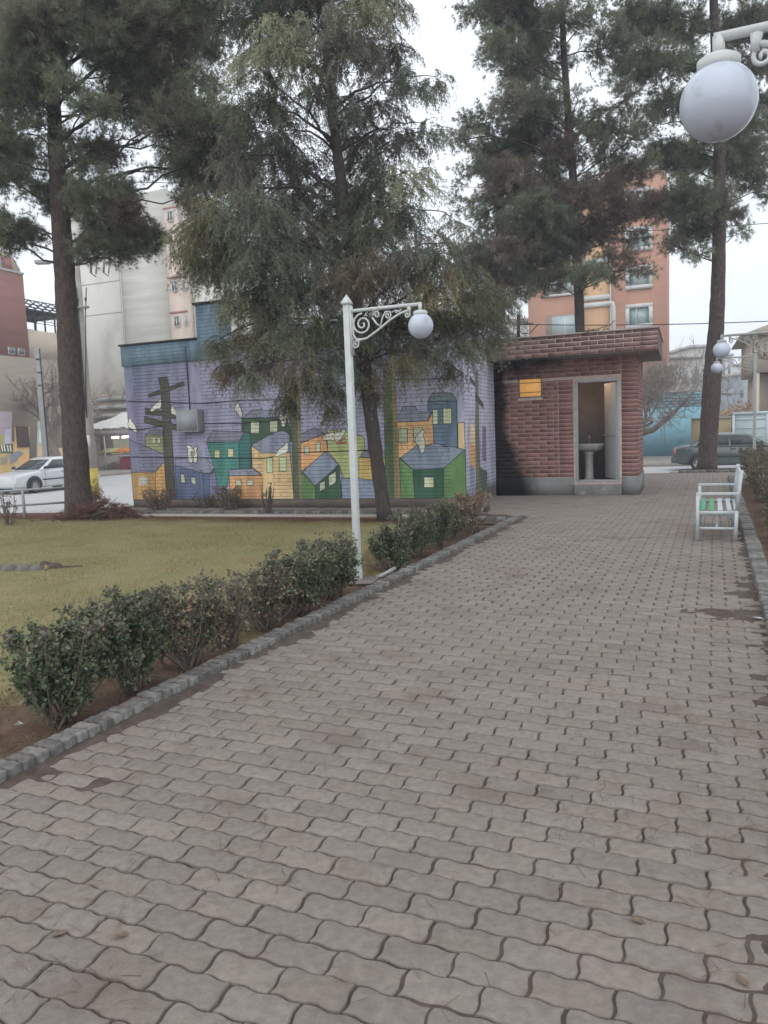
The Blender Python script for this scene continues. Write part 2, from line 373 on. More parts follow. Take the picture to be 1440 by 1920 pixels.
# fallen needles and leaf litter on soil and paving ------------------------
def litter(n, gen, cols, l, w, z, name, label):
    p = gen(n); n = len(p); az = rng.uniform(0, 6.283, n); L = rng.uniform(.5, 1, n) * l
    d = np.stack([np.cos(az), np.sin(az), rng.normal(0, .12, n)], 1) * L[:, None] / 2; s = np.stack([-np.sin(az), np.cos(az), 0 * az], 1) * w / 2
    c = np.stack([p[:, 0], p[:, 1], z + rng.uniform(0, .012, n)], 1)
    V = np.stack([c - d - s, c - d + s, c + d + s, c + d - s], 1).reshape(-1, 3)
    ci = np.array(cols)[rng.integers(0, len(cols), n)] * rng.uniform(.6, 1.3, n)[:, None]
    m = MB(); m.add(V, np.arange(4 * n).reshape(-1, 4), col=np.repeat(ci, 4, 0))
    return tag(m.build(name, M['needle']), kind='stuff', label=label, cat='litter')
LFC = [(.34, .26, .16), (.26, .17, .10), (.42, .36, .26)]
BR = [(.22, .12, .065), (.17, .09, .05), (.28, .17, .09), (.12, .07, .045)]
def gsoil(n):
    v = rng.uniform(-4.0, -3.02, n); u = rng.uniform(1.0, 12.3, n); return np.stack([v * PV[0] + u * PU[0], v * PV[1] + u * PU[1]], 1)
litter(26000, gsoil, BR, .07, .003, -.024, 'needle_litter', 'brown fallen needles on the soil under the long hedge')
def gback(n):
    v = rng.uniform(-14, -4.2, n); u = rng.normal(12.15, .28, n); u = np.where(rng.random(n) < .35, 12.1 + rng.exponential(.9, n) * 1.2, u)
    k = (u < 12.4) | ((v < -9.0) & (u < 15)); v, u = v[k], u[k]; return np.stack([v * EV[0] + u * EU[0], v * EV[1] + u * EU[1]], 1)
litter(30000, gback, [(.28, .13, .08), (.21, .10, .065), (.33, .19, .12)], .09, .006, -.02, 'needle_litter', 'reddish fallen needles along the far edge of the lawn')
def gpath(n):
    v = np.concatenate([rng.uniform(-2.8, .3, n // 2), .3 - rng.exponential(.3, n - n // 2)]); u = rng.uniform(.8, 11, len(v)); k = (v > -2.8)
    # needles gather in drifts
    dn = vnoise(v, u, .55, 12) + rng.uniform(-.18, .18, len(v)) > .62; k &= dn | (rng.random(len(v)) < .12); v, u = v[k], u[k]
    return np.stack([v * PV[0] + u * PU[0], v * PV[1] + u * PU[1]], 1)
litter(9000, gpath, BR + [(.35, .26, .16)], .075, .0016, .002, 'needle_litter', 'thin pine needles scattered over the grey paving')
def glawn(n):
    x = rng.uniform(-9, 1.0, n); y = rng.uniform(2.5, 14.5, n); k = (lawnmask(x, y) > .05) & (vnoise(x, y, .8, 31) > .35); return np.stack([x[k], y[k]], 1)
litter(2600, glawn, LFC, .035, .016, .004, 'leaf_litter', 'small dry leaves scattered over the lawn')
def gright(n):
    v = rng.uniform(.56, 2.4, n); u = rng.uniform(.5, 21, n); return np.stack([v * PV[0] + u * PU[0], v * PV[1] + u * PU[1]], 1)
litter(34000, gright, BR, .07, .006, -.02, 'needle_litter', 'brown needles on the soil behind the right kerb')

# ------------------------------------------------------------------ toilet building
UT = 16.45; VL, VR = -3.83, -.89
OT = (VL + VR) / 2; RB = -TB
def bthing(name, label, cat, v, u, z=0.0, group=None):
    t = thing(name, label, cat, W(v, u, z), RB, group); t['v0'] = v; t['u0'] = u; return t
tl = bthing('toilet_building', 'small flat roofed public toilet clad in dark red brick tiles, sooty at its left corner', 'building', OT, UT)
dv0, dv1, dz0, dz1 = -2.13, -1.245, .28, 2.375
wv0, wv1, wz0, wz1 = -3.31, -2.80, 2.07, 2.50
lx = lambda v: v - OT
def holed(m, x0, x1, z0, z1, holes, y, th, mat=0):
    xs = sorted({x0, x1, *[h[0] for h in holes], *[h[1] for h in holes]}); zs = sorted({z0, z1, *[h[2] for h in holes], *[h[3] for h in holes]})
    for a, b in zip(xs, xs[1:]):
        for c, d in zip(zs, zs[1:]):
            cx, cz = (a + b) / 2, (c + d) / 2
            if any(h[0] < cx < h[1] and h[2] < cz < h[3] for h in holes): continue
            m.add([(a, y, c), (b, y, c), (b, y, d), (a, y, d)], [(0, 1, 2, 3)], mat); m.add([(a, y + th, c), (b, y + th, c), (b, y + th, d), (a, y + th, d)], [(3, 2, 1, 0)], mat)
    for h in holes:
        a, b, c, d = h
        m.add([(a, y, c), (a, y + th, c), (a, y + th, d), (a, y, d)], [(0, 1, 2, 3)], mat); m.add([(b, y, c), (b, y + th, c), (b, y + th, d), (b, y, d)], [(3, 2, 1, 0)], mat)
        m.add([(a, y, c), (b, y, c), (b, y + th, c), (a, y + th, c)], [(0, 1, 2, 3)], mat); m.add([(a, y, d), (b, y, d), (b, y + th, d), (a, y + th, d)], [(3, 2, 1, 0)], mat)
    return m
# soot aware material
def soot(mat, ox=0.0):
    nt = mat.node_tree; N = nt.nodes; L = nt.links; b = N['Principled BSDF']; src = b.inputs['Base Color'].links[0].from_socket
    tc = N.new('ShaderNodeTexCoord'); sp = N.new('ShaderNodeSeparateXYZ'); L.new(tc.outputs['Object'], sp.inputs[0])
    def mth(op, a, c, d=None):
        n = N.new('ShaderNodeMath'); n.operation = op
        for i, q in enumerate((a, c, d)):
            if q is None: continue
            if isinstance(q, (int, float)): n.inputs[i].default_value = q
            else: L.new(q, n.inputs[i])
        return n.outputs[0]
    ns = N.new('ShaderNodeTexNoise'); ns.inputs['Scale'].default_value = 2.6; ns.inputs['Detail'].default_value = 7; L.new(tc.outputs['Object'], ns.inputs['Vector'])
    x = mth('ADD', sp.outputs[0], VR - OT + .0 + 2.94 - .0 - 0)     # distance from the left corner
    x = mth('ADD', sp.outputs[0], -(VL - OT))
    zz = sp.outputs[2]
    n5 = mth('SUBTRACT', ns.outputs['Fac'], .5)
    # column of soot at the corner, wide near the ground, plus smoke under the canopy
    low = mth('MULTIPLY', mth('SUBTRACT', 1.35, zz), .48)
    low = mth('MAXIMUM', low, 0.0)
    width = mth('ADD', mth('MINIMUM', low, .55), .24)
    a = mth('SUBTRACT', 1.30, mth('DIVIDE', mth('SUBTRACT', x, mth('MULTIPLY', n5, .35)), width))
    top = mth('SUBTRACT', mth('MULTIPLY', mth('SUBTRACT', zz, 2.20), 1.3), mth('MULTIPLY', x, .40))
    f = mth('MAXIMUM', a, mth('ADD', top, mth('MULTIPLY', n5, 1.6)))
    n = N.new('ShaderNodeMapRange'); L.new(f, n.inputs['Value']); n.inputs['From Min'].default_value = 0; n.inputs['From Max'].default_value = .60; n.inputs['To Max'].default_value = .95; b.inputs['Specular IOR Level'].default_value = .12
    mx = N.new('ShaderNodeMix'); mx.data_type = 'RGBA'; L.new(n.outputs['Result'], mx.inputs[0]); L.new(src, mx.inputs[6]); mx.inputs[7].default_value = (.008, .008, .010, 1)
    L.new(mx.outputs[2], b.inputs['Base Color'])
M['tile'] = pmat('tile', (.275, .145, .122), (.19, .102, .090), 5, .6, .2, 40, island=.2, spec=.4, dirt=(.17, .10, .09), dscale=3, dlo=.6, dhi=.75)
M['tile2'] = pmat('tile2', (.205, .125, .11), (.155, .09, .082), 5, .6, .2, 40, island=.2, spec=.4)
M['mortar'] = pmat('mortar', (.55, .45, .41), (.40, .33, .30), 8, .9, .2, 60)
M['sootpl'] = pmat('sootpl', (.24, .24, .235), (.17, .17, .165), 3, .9, .5, 30, dirt=(.33, .31, .29), dscale=4, dlo=.6, dhi=.7)
M['soffit'] = pmat('soffit', (.27, .235, .22), (.20, .18, .17), 3, .9, .3, 30)
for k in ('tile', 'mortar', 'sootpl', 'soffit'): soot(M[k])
x0, x1 = lx(VL), lx(VR)
holes = [(lx(dv0), lx(dv1), dz0, dz1), (lx(wv0), lx(wv1), wz0, wz1)]
ZT = 2.84
m = MB(); holed(m, x0, x1, .0, ZT, holes, 0, .20)
m.add([(x1, 0, 0), (x1, 2.0, 0), (x1, 2.0, ZT), (x1, 0, ZT)], [(0, 1, 2, 3)]); m.add([(x1 - .2, .2, 0), (x1 - .2, 2.0, 0), (x1 - .2, 2.0, ZT), (x1 - .2, .2, ZT)], [(3, 2, 1, 0)])
m.build('wall', M['mortar'], tl)
# interior shell: tiled dark walls, floor, partition
m = MB(); m.box(x0 + .01, x1 - .19, 1.8, 2.0, 0, ZT); m.box(x0 + .01, x0 + .1, .21, 1.8, 0, ZT)
m.box(lx(-2.36), lx(-2.28), .21, 1.30, .22, ZT)   # partition between cubicle and lobby
M['inner'] = pmat('inner', (.21, .18, .175), (.15, .135, .135), 4, .5, spec=.4)
m.build('inner_wall', M['inner'], tl)
m = MB(); m.box(x0 + .1, x1 - .2, .0 + .201, 1.8, 0, .22); m.build('inner_floor', M['plinth'], tl)
m = MB()
TH, TLn, mo = .0865, .305, .0095
def tiles(m, a, b, z0, z1, L, off0, y=0., axis='x', single=False, holes=(), rows=None, zbase=.385):
    r = 0; z = zbase
    while z < z1 - .02:
        if z + TH * .5 > z0:
            t = a + ((-L / 2 if (r % 2) else 0) if not single else 0) - off0
            segs = []
            if single: segs = [(a, b)]
            else:
                while t < b:
                    segs.append((max(t, a), min(t + L, b))); t += L
            for s0, s1 in segs:
                if s1 - s0 < .03: continue
                for (h0, h1, hz0, hz1) in holes:
                    if hz0 < z + TH * .5 < hz1:
                        if s0 >= h0 - .001 and s1 <= h1 + .001: s1 = s0
                        elif s0 < h0 < s1 <= h1 + 1e-6: s1 = h0
                        elif h0 <= s0 < h1 < s1: s0 = h1
                        elif s0 < h0 and s1 > h1:
                            if h0 - s0 > .03: tiles_box(m, s0, h0, z, axis, y)
                            s0 = h1
                if s1 - s0 < .03: continue
                tiles_box(m, s0, s1, z, axis, y, min(z + TH - mo, z1))
        z += TH; r += 1
def tiles_box(m, s0, s1, z, axis, y, zt=None):
    zt = zt or z + TH - mo; g = mo / 2; p = .0025
    if axis == 'x': m.box(s0 + g, s1 - g, y - p, y + .001, z, zt)
    else: m.box(y - .001, y + p, s0 + g, s1 - g, z, zt)
vj = lx(-2.47)
tiles(m, x0, vj, .385, 2.40, TLn, .12, holes=[holes[1]])
tiles(m, vj, lx(dv0) - .035, .385, 2.40, .33, 0, single=True)
tiles(m, x0, lx(dv1) + .03, 2.42, ZT - .01, TLn, .02, holes=[holes[1]])
tiles(m, lx(dv1) + .035, x1 + .006, .385, ZT - .01, .3, 0, single=True)
tiles(m, -.006, 1.98, .385, ZT - .01, .32, .1, y=x1, axis='y')
m.build('brick_cladding', M['tile'], tl)
m = MB(); m.box(x0, lx(dv0) - .04, -.022, 0, 0, .372); m.build('plinth', M['sootpl'], tl)
m = MB(); m.prism([(lx(dv1) + .04, -.022, 0), (x1 + .022, -.022, 0), (x1 + .022, 2.0, 0), (x1, 2.0, 0), (x1, 0, 0), (lx(dv1) + .04, 0, 0)], (0, 0, .372)); m.build('plinth', M['plinth'], tl)
m = MB(); m.box(lx(dv0) - .035, lx(dv1) + .035, -.06, .0, 0, .225); m.build('doorstep', M['plinth'], tl, bevel=.01)
m = MB(); cy0, cy1, cx0, cx1, cz0, cz1 = -.62, 2.4, x0 - .0, x1 + .40, ZT, 3.245
m.box(cx0, cx1, cy0, cy1, cz0, cz1); can = m.build('canopy', M['soffit'], tl)
m = MB(); tiles(m, cx0, cx1 - .32, cz0, cz1, TLn + .02, .05, y=cy0, zbase=cz0 + .004); tiles(m, cx1 - .32, cx1 + .006, cz0, cz1, .3, 0, y=cy0, single=True, zbase=cz0 + .004)
tiles(m, cy0 - .006, cy1, cz0, cz1, TLn, 0, y=cx1, axis='y', zbase=cz0 + .004)
m.build('fascia_tiles', M['tile2'], can)
m = MB(); m.box(cx0, cx1 - .325, cy0 - .002, cy0 - .0005, cz0, cz1); m.box(cx1 - .318, cx1, cy0 - .002, cy0 - .0005, cz0, cz1); m.build('fascia_mortar', pmat('mort2', (.66, .56, .52), (.54, .46, .43), 8, .9), can)
m = MB(); m.box(cx0 - .0, cx1 + .03, cy0 - .03, cy1, cz1 + .002, cz1 + .03); m.build('coping', pmat('coping', (.42, .38, .35), (.30, .27, .25), 5, .8, .2, 30), can)
# door frame and door
m = MB(); f = .05
for a, b, c, d in ((lx(dv0), lx(dv0) + f, dz0, dz1), (lx(dv1) - f, lx(dv1), dz0, dz1), (lx(dv0) + f, lx(dv1) - f, dz1 - f, dz1), (lx(dv0) + f, lx(dv1) - f, dz0 - .001, dz0 + .035)): m.box(a, b, -.012, .10, c, d)
m.build('door_frame', pmat('dframe', (.36, .385, .39), (.29, .31, .315), 8, .5, .1, 40, spec=.4), tl, bevel=.004)
dr = MB(); hx, hy = lx(dv1) - f, .10; da = math.radians(112)
def dpt(r, t, z): return (hx - r * math.cos(math.pi - da) * -1 * -1 if False else hx + r * math.cos(da) - t * math.sin(da), hy + r * math.sin(da) + t * math.cos(da), z)
dr.add([dpt(r, t, z) for z in (dz0 + .04, dz1 - f - .01) for t in (0, .035) for r in (0, .78)], [(0, 2, 3, 1), (4, 5, 7, 6), (0, 1, 5, 4), (2, 6, 7, 3), (0, 4, 6, 2), (1, 3, 7, 5)])
door = dr.build('door', pmat('doorm', (.56, .58, .60), (.48, .50, .52), 3, .5, .05, 40), tl, bevel=.004)
m = MB(); m.beam(dpt(.70, .035, 1.22), dpt(.70, .09, 1.22), .025, .025); m.beam(dpt(.70, .09, 1.22), dpt(.60, .09, 1.22), .02, .025); m.beam(dpt(.03, .042, 1.22), dpt(.60, .042, 1.22), .012, .012)
m.build('handle', M['metal'], door)
# lit window
wf = MB(); a, b, c, d = holes[1]
for q in ((a, a + .03, c, d), (b - .03, b, c, d), (a + .03, b - .03, d - .03, d), (a + .03, b - .03, c, c + .03)): wf.box(q[0], q[1], .0, .05, q[2], q[3])
win = wf.build('window', pmat('wfr', (.22, .19, .17), (.16, .14, .13), 9, .7), tl)
m = MB(); m.box(a + .03, b - .03, .03, .036, c + .03, d - .03)
m.build('pane', pmat('litpane', (.45, .25, .06), (.55, .32, .10), 8, .3, .3, 60, emit=((.78, .40, .11), .42)), win)
m = MB()
for z in (c + .11, c + .31): m.box(a + .03, b - .03, .012, .022, z, z + .012)
m.build('bar', M['blackm'], win)

# washbasin inside
CER = pmat('ceramic', (.36, .35, .34), (.27, .255, .245), 6, .4, spec=.4, dirt=(.14, .12, .11), dscale=5, dlo=.52, dhi=.7)
t = bthing('washbasin', 'white pedestal washbasin inside the open toilet door', 'washbasin', -1.93, UT + .62, .22)
m = MB(); m.lathe([(.13, 0), (.12, .03), (.095, .12), (.085, .40), (.095, .62), (.12, .66)], n=20); m.build('pedestal', CER, t, smooth=True)
m = MB()
prof = [(-.30, -.19), (.30, -.19), (.30, .05), (.22, .17), (0, .21), (-.22, .17), (-.30, .05)]
pr = lambda s, z: [(x * s, -y * s, z) for x, y in prof]
rings = [pr(.45, .66), pr(.8, .70), pr(1, .78), pr(1.0, .83), pr(.86, .83), pr(.70, .75), pr(.2, .72)]
k = len(prof); V = np.concatenate([np.array(r) for r in rings]); fs = [(i * k + j, i * k + (j + 1) % k, (i + 1) * k + (j + 1) % k, (i + 1) * k + j) for i in range(len(rings) - 1) for j in range(k)]
fs += [tuple(range(k)), tuple((len(rings) - 1) * k + j for j in range(k))]
m.add(V, fs); m.build('basin', CER, t, bevel=.006)
m = MB(); m.tube([(0, .12, .83), (0, .12, .95), (0, .09, .99), (0, 0, .985), (0, -.01, .95)], .014, 8); m.tube([(-.035, .12, .97), (.035, .12, .97)], .01, 6); m.build('faucet', M['rim'], t, smooth=True)
t = bthing('ceiling_lamp', 'warm bulb lamp on the ceiling inside the brick toilet', 'lamp', -1.95, UT + .55, ZT - .13)
m = MB(); m.lathe([(.0, -.05), (.04, -.04), (.055, 0), (.04, .04), (.02, .06)], n=14); m.build('bulb', pmat('bulbm', (1, .7, .4), emit=((1, .70, .45), 110)), t, smooth=True)
m = MB(); m.lathe([(.03, .06), (.045, .08), (.045, .12)], n=14); m.build('socket', M['white'], t)
# vent pipe on the roof
tv = onU(1150, 612, UT + 1.2)
t = bthing('vent_pipe', 'white vent pipe with a bent top on the toilet roof', 'pipe', tv[0], UT + 1.2, cz1)
zt = onU(1155, 568, UT + 1.2)[1] - cz1
m = MB(); m.tube([(0, 0, 0), (0, 0, zt - .08), (-.02, 0, zt), (-.09, 0, zt + .01), (-.13, 0, zt - .04)], .05, 10); m.build('pipe', M['white'], t, smooth=True)
# dry twigs hanging on the canopy edge
tw = onU(1110, 625, UT - .6)
t = bthing('twig_clump', 'clump of dry pine twigs lying on the edge of the toilet roof', 'twigs', tw[0], UT - .55, cz1 + .03)
def needles(c, d, n, l, w, col, spread=(.3, 1.2), cv=.25):
    """n needles at each of the centres c, around direction d"""
    T = len(c); c = np.repeat(c, n, 0); d = np.repeat(d, n, 0); k = T * n
    r = rng.normal(size=(k, 3)); r -= d * (r * d).sum(1)[:, None]; r /= np.linalg.norm(r, axis=1)[:, None] + 1e-9
    a = rng.uniform(*spread, k); nd = d * np.cos(a)[:, None] + r * np.sin(a)[:, None]
    s = np.cross(nd, rng.normal(size=(k, 3))); s /= np.linalg.norm(s, axis=1)[:, None] + 1e-9
    L = (rng.uniform(.6, 1.1, k) * l)[:, None]; wv = s * w / 2
    V = np.stack([c - wv, c + wv, c + nd * L], 1).reshape(-1, 3)
    if len(np.shape(col)) == 2: col = np.repeat(col, n, 0)
    cc = np.broadcast_to(np.array(col), (k, 3)) * rng.uniform(1 - cv, 1 + cv, k)[:, None]
    return V, np.repeat(cc, 3, 0)
def addn(m, V, C): m.add(V, np.arange(len(V)).reshape(-1, 3), col=C)
m = MB(); c = rng.normal(size=(22, 3)) * [.13, .08, .02] + [0, 0, .02]; d = rng.normal(size=(22, 3)); d[:, 2] = d[:, 2] * .4 - .15; d /= np.linalg.norm(d, axis=1)[:, None]
addn(m, *needles(c, d, 14, .17, .007, (.20, .13, .075), (.05, .6))); m.tube([(-.3, -.02, .03), (0, 0, .02), (.35, .05, .12), (.42, .06, .2)], .008, 5, col=(.15, .11, .08)); m.build('dry_needles', M['needle'], t)

# ------------------------------------------------------------------ mural hut
UH = 14.0; HL, HR, HM = -11.56, -3.83, -9.57
ht = bthing('painted_hut', 'long brick hut with a town mural of coloured houses and white birds', 'building', (HL + HR) / 2, UH)
hx = lambda v: v - (HL + HR) / 2
def mural_mat(name):
    mt = pmat(name, (0, 0, 0), (.74, .735, .72), 3.5, attr=True, rough=.9, bump=0, dirt=(.20, .185, .18), dscale=6.5, dlo=.60, dhi=.78, detail=10, squash=(1, 1, .35), lo=.42, hi=.58)
    nt = mt.node_tree; N = nt.nodes; L = nt.links; b = N['Principled BSDF']; src = b.inputs['Base Color'].links[0].from_socket
    tc = N.new('ShaderNodeTexCoord'); sp = N.new('ShaderNodeSeparateXYZ'); L.new(tc.outputs['Object'], sp.inputs[0])
    def mth(op, *q):
        n = N.new('ShaderNodeMath'); n.operation = op
        for i, a in enumerate(q):
            if isinstance(a, (int, float)): n.inputs[i].default_value = a
            else: L.new(a, n.inputs[i])
        return n.outputs[0]
    ns = N.new('ShaderNodeTexNoise'); ns.inputs['Scale'].default_value = 1.7; ns.inputs['Detail'].default_value = 3; L.new(tc.outputs['Object'], ns.inputs['Vector'])
    n2 = N.new('ShaderNodeTexNoise'); n2.inputs['Scale'].default_value = 25; n2.inputs['Detail'].default_value = 3; L.new(tc.outputs['Object'], n2.inputs['Vector'])
    hor = mth('ADD', sp.outputs[0], sp.outputs[1])
    z = mth('ADD', sp.outputs[2], mth('MULTIPLY', mth('SUBTRACT', n2.outputs['Fac'], .5), .012))
    row = mth('DIVIDE', z, .0745); fr = mth('FRACT', row); line = mth('LESS_THAN', fr, mth('ADD', .09, mth('MULTIPLY', ns.outputs['Fac'], .12)))
    odd = mth('MULTIPLY', mth('MODULO', mth('FLOOR', row), 2), .5)
    fc = mth('FRACT', mth('ADD', mth('DIVIDE', hor, .235), odd)); vl = mth('MULTIPLY', mth('LESS_THAN', fc, .045), mth('GREATER_THAN', ns.outputs['Fac'], .5))
    ln = mth('MAXIMUM', line, vl)
    # smooth rendered pilasters without courses
    for c0, w in ((hx(HL) + .10, .12), (hx(-9.72), .14), (hx(-8.08), .10), (hx(-3.98), .16)):
        ln = mth('MULTIPLY', ln, mth('GREATER_THAN', mth('ABSOLUTE', mth('SUBTRACT', hor, c0)), w))
    ln = mth('MULTIPLY', ln, mth('GREATER_THAN', sp.outputs[2], .2))
    mx = N.new('ShaderNodeMix'); mx.data_type = 'RGBA'; L.new(mth('MULTIPLY', ln, .60), mx.inputs[0]); L.new(src, mx.inputs[6]); mx.inputs[7].default_value = (.035, .034, .045, 1)
    L.new(mx.outputs[2], b.inputs['Base Color'])
    bp = N.new('ShaderNodeBump'); bp.inputs['Strength'].default_value = .6; bp.inputs['Distance'].default_value = .012; bp.invert = True
    L.new(mth('ADD', ln, mth('MULTIPLY', n2.outputs['Fac'], .3)), bp.inputs['Height']); L.new(bp.outputs['Normal'], b.inputs['Normal'])
    return mt
M['mural'] = mural_mat('mural_paint')
def pc(r, g, b, k=1.85):
    c = np.array(s2l((r, g, b))); c = (c * .68 + c.mean() * .32) * k; return tuple(c)
ZH = 3.54
# wall as a coloured grid: violet ground colour, paler to the right, blue towards the top left
def gridwall(m, pts4, nx, nz, colf):
    a, b, c, d = [np.array(q, float) for q in pts4]
    V, C = [], []
    for j in range(nz + 1):
        for i in range(nx + 1):
            s, t = i / nx, j / nz; V.append((a * (1 - s) + b * s) * (1 - t) + (d * (1 - s) + c * s) * t); C.append(colf(s, t))
    fs = [(j * (nx + 1) + i, j * (nx + 1) + i + 1, (j + 1) * (nx + 1) + i + 1, (j + 1) * (nx + 1) + i) for j in range(nz) for i in range(nx)]
    m.add(V, fs, col=np.array(C))
def skyc(s, t):
    a = np.array(pc(112, 106, 138)); b = np.array(pc(152, 156, 182)); bl = np.array(pc(84, 112, 138))
    c = a * (1 - s) + b * s; k = np.clip((t - .62) * 2.5, 0, 1) * np.clip(1 - s * 3.2, 0, 1); c = c * (1 - k) + bl * k
    if t < .06: c = np.array(pc(112, 98, 84))
    return c
m = MB(); gridwall(m, [(hx(HL), 0, 0), (hx(HR), 0, 0), (hx(HR), 0, ZH), (hx(HL), 0, ZH)], 24, 17, skyc)
gridwall(m, [(hx(HR), 0, 0), (hx(HR), 4.2, 0), (hx(HR), 4.2, ZH), (hx(HR), 0, ZH)], 4, 17, lambda s, t: np.array(pc(150, 150, 172)) if t > .06 else np.array(pc(90, 84, 78)))
gridwall(m, [(hx(HL), 4.2, 0), (hx(HL), 0, 0), (hx(HL), 0, ZH), (hx(HL), 4.2, ZH)], 4, 17, lambda s, t: np.array(pc(110, 105, 130)))
m.add([(hx(HL), 4.2, 0), (hx(HR), 4.2, 0), (hx(HR), 4.2, ZH), (hx(HL), 4.2, ZH)], [(0, 1, 2, 3)], col=pc(120, 115, 120))
m.build('wall', M['mural'], ht)
BL = pc(92, 122, 142)
m = MB(); m.box(hx(HL) - .03, hx(HM), -.035, .0, 3.12, ZH + .02, col=BL); m.box(hx(HM), hx(HM) + .62, -.05, .3, 3.12, 4.26, col=pc(86, 116, 138)); m.box(hx(HM) + .62, hx(HR), -.035, 0, 3.3, ZH + .02, col=pc(130, 135, 160))
m.build('parapet', M['mural'], ht)
m = MB(); m.box(hx(HL) - .06, hx(HM) - .002, -.075, 4.2, ZH + .022, ZH + .06); m.box(hx(HM) - .05, hx(HM) + .68, -.09, .35, 4.262, 4.31); m.build('coping', M['blackm'], ht)
m = MB()
zr, ur = onU(870, 583, UH + 2.1)[1], 2.1
prf = [(0, -.12, ZH - .04), (0, ur, zr), (0, 4.35, ZH - .02), (0, 4.35, ZH - .08), (0, ur, zr - .06), (0, -.12, ZH - .10)]
xa, xb = hx(HM) + .70, hx(HR) + .05
m.prism([(xa, y, z) for _, y, z in prf], (xb - xa, 0, 0))
m.prism([(xb - .12, .0, ZH - .1), (xb - .12, ur, zr - .065), (xb - .12, 4.2, ZH - .1)], (-.05, 0, 0))
for i in range(38):
    x = xa + .08 + i * (xb - xa - .16) / 37; m.beam((x, -.12, ZH - .03), (x, ur - .02, zr + .01), .04, .03)
m.build('roof', pmat('hroof', (.20, .21, .205), (.14, .145, .14), 2, .7, .3, 20), ht)
m = MB(); m.box(hx(HL) + .02, hx(HR) + .012, -.02, 0, 0, .17); m.build('plinth', pmat('hplinth', (.17, .135, .11), (.12, .10, .085), 3, .95, .6, 20), ht)

# the painted mural, traced on the wall plane
Z4 = lambda x, y: (200 + x / 3.79, 560 + y / 3.79)
Z5 = lambda x, y: (540 + x / 3.6, 540 + y / 3.6)
mm = MB()
def paint(zf, pts, col, layer=1, out=True, flat=False):
    P2 = [onU(*zf(x, y), UH) for x, y in pts]
    P2 = [(min(max(v, HL + .005), HR - .003), max(z, .175)) for v, z in P2]
    y = -.0015 * layer - .001
    V = [(hx(v), y, z) for v, z in P2]
    ar = sum(V[i][0] * V[(i + 1) % len(V)][2] - V[(i + 1) % len(V)][0] * V[i][2] for i in range(len(V)))
    if ar < 0: V = V[::-1]
    mm.add(V, [tuple(range(len(V)))], col=col)
    if out:
        n = len(V)
        for i in range(n):
            a, b = np.array(V[i]), np.array(V[(i + 1) % n]); d = b - a; L = np.linalg.norm(d)
            if L < .02: continue
            d /= L; s = np.array([-d[2], 0, d[0]]) * .0055; o = np.array([0, -.0007, 0])
            mm.add([a - s + o, b - s + o, b + s + o, a + s + o], [(0, 1, 2, 3)], col=(.03, .033, .04))
def R4(x0, y0, x1, y1, zf, col, layer=3, out=True): paint(zf, [(x0, y0), (x1, y0), (x1, y1), (x0, y1)], col, layer, out)
GR = pc(112, 114, 136); WN = pc(172, 178, 142); DK = (.03, .033, .04)
paint(Z4, [(120, 1005), (165, 1005), (410, 1105), (410, 1160), (350, 1230), (120, 1240)], pc(104, 104, 128), 1)
paint(Z4, [(275, 970), (400, 970), (405, 1108), (275, 1045)], pc(128, 128, 84), 1); paint(Z4, [(275, 970), (310, 935), (400, 935), (400, 970)], pc(96, 100, 112), 1)
R4(325, 985, 345, 1030, Z4, WN, 2); R4(362, 985, 382, 1030, Z4, WN, 2)
paint(Z4, [(120, 1237), (350, 1232), (410, 1160), (432, 1460), (120, 1460)], pc(172, 128, 48), 2); R4(230, 1265, 290, 1325, Z4, pc(165, 165, 150), 3, False)
paint(Z4, [(350, 1232), (410, 1160), (430, 1460), (352, 1460)], pc(190, 138, 45), 3)
paint(Z4, [(490, 1135), (700, 1130), (770, 1190), (755, 1245), (670, 1237), (485, 1182)], GR, 1)
paint(Z4, [(485, 1182), (670, 1237), (730, 1245), (735, 1445), (500, 1445)], pc(74, 88, 122), 1); paint(Z4, [(730, 1245), (775, 1195), (790, 1330), (800, 1440), (735, 1445)], pc(108, 102, 138), 1)
paint(Z4, [(525, 1245), (552, 1250), (560, 1312), (530, 1304)], WN, 2); paint(Z4, [(600, 1268), (630, 1273), (635, 1322), (605, 1315)], WN, 2)
paint(Z4, [(960, 850), (1275, 842), (1330, 1000), (1025, 1210), (985, 1210), (960, 1000)], pc(58, 86, 66), 1)
paint(Z4, [(962, 852), (1030, 797), (1082, 788), (1230, 800), (1245, 845)], pc(112, 117, 138), 1)
R4(1025, 870, 1085, 957, Z4, WN, 3); R4(1160, 862, 1215, 950, Z4, WN, 3)
paint(Z4, [(712, 1025), (940, 1015), (985, 948), (1025, 960), (1028, 1212), (870, 1215), (862, 1332), (790, 1332), (765, 1200)], pc(46, 122, 108), 2)
paint(Z4, [(940, 1015), (985, 948), (1026, 960), (1028, 1212), (945, 1212)], pc(40, 100, 95), 3)
paint(Z4, [(705, 1022), (755, 940), (985, 946), (940, 1016)], pc(108, 110, 128), 3)
R4(767, 1075, 805, 1130, Z4, pc(190, 180, 130), 3); R4(862, 1068, 902, 1125, Z4, pc(190, 180, 130), 3)
paint(Z4, [(1030, 1045), (1105, 1097), (1305, 1092), (1332, 1440), (1110, 1440), (1100, 1245), (1035, 1200)], pc(192, 158, 92), 4)
paint(Z4, [(1030, 1042), (1160, 967), (1250, 935), (1300, 962), (1306, 1092), (1105, 1097)], pc(116, 122, 146), 4)
R4(1140, 1130, 1182, 1237, Z4, pc(165, 186, 132), 5); R4(1228, 1128, 1277, 1228, Z4, pc(165, 186, 132), 5)
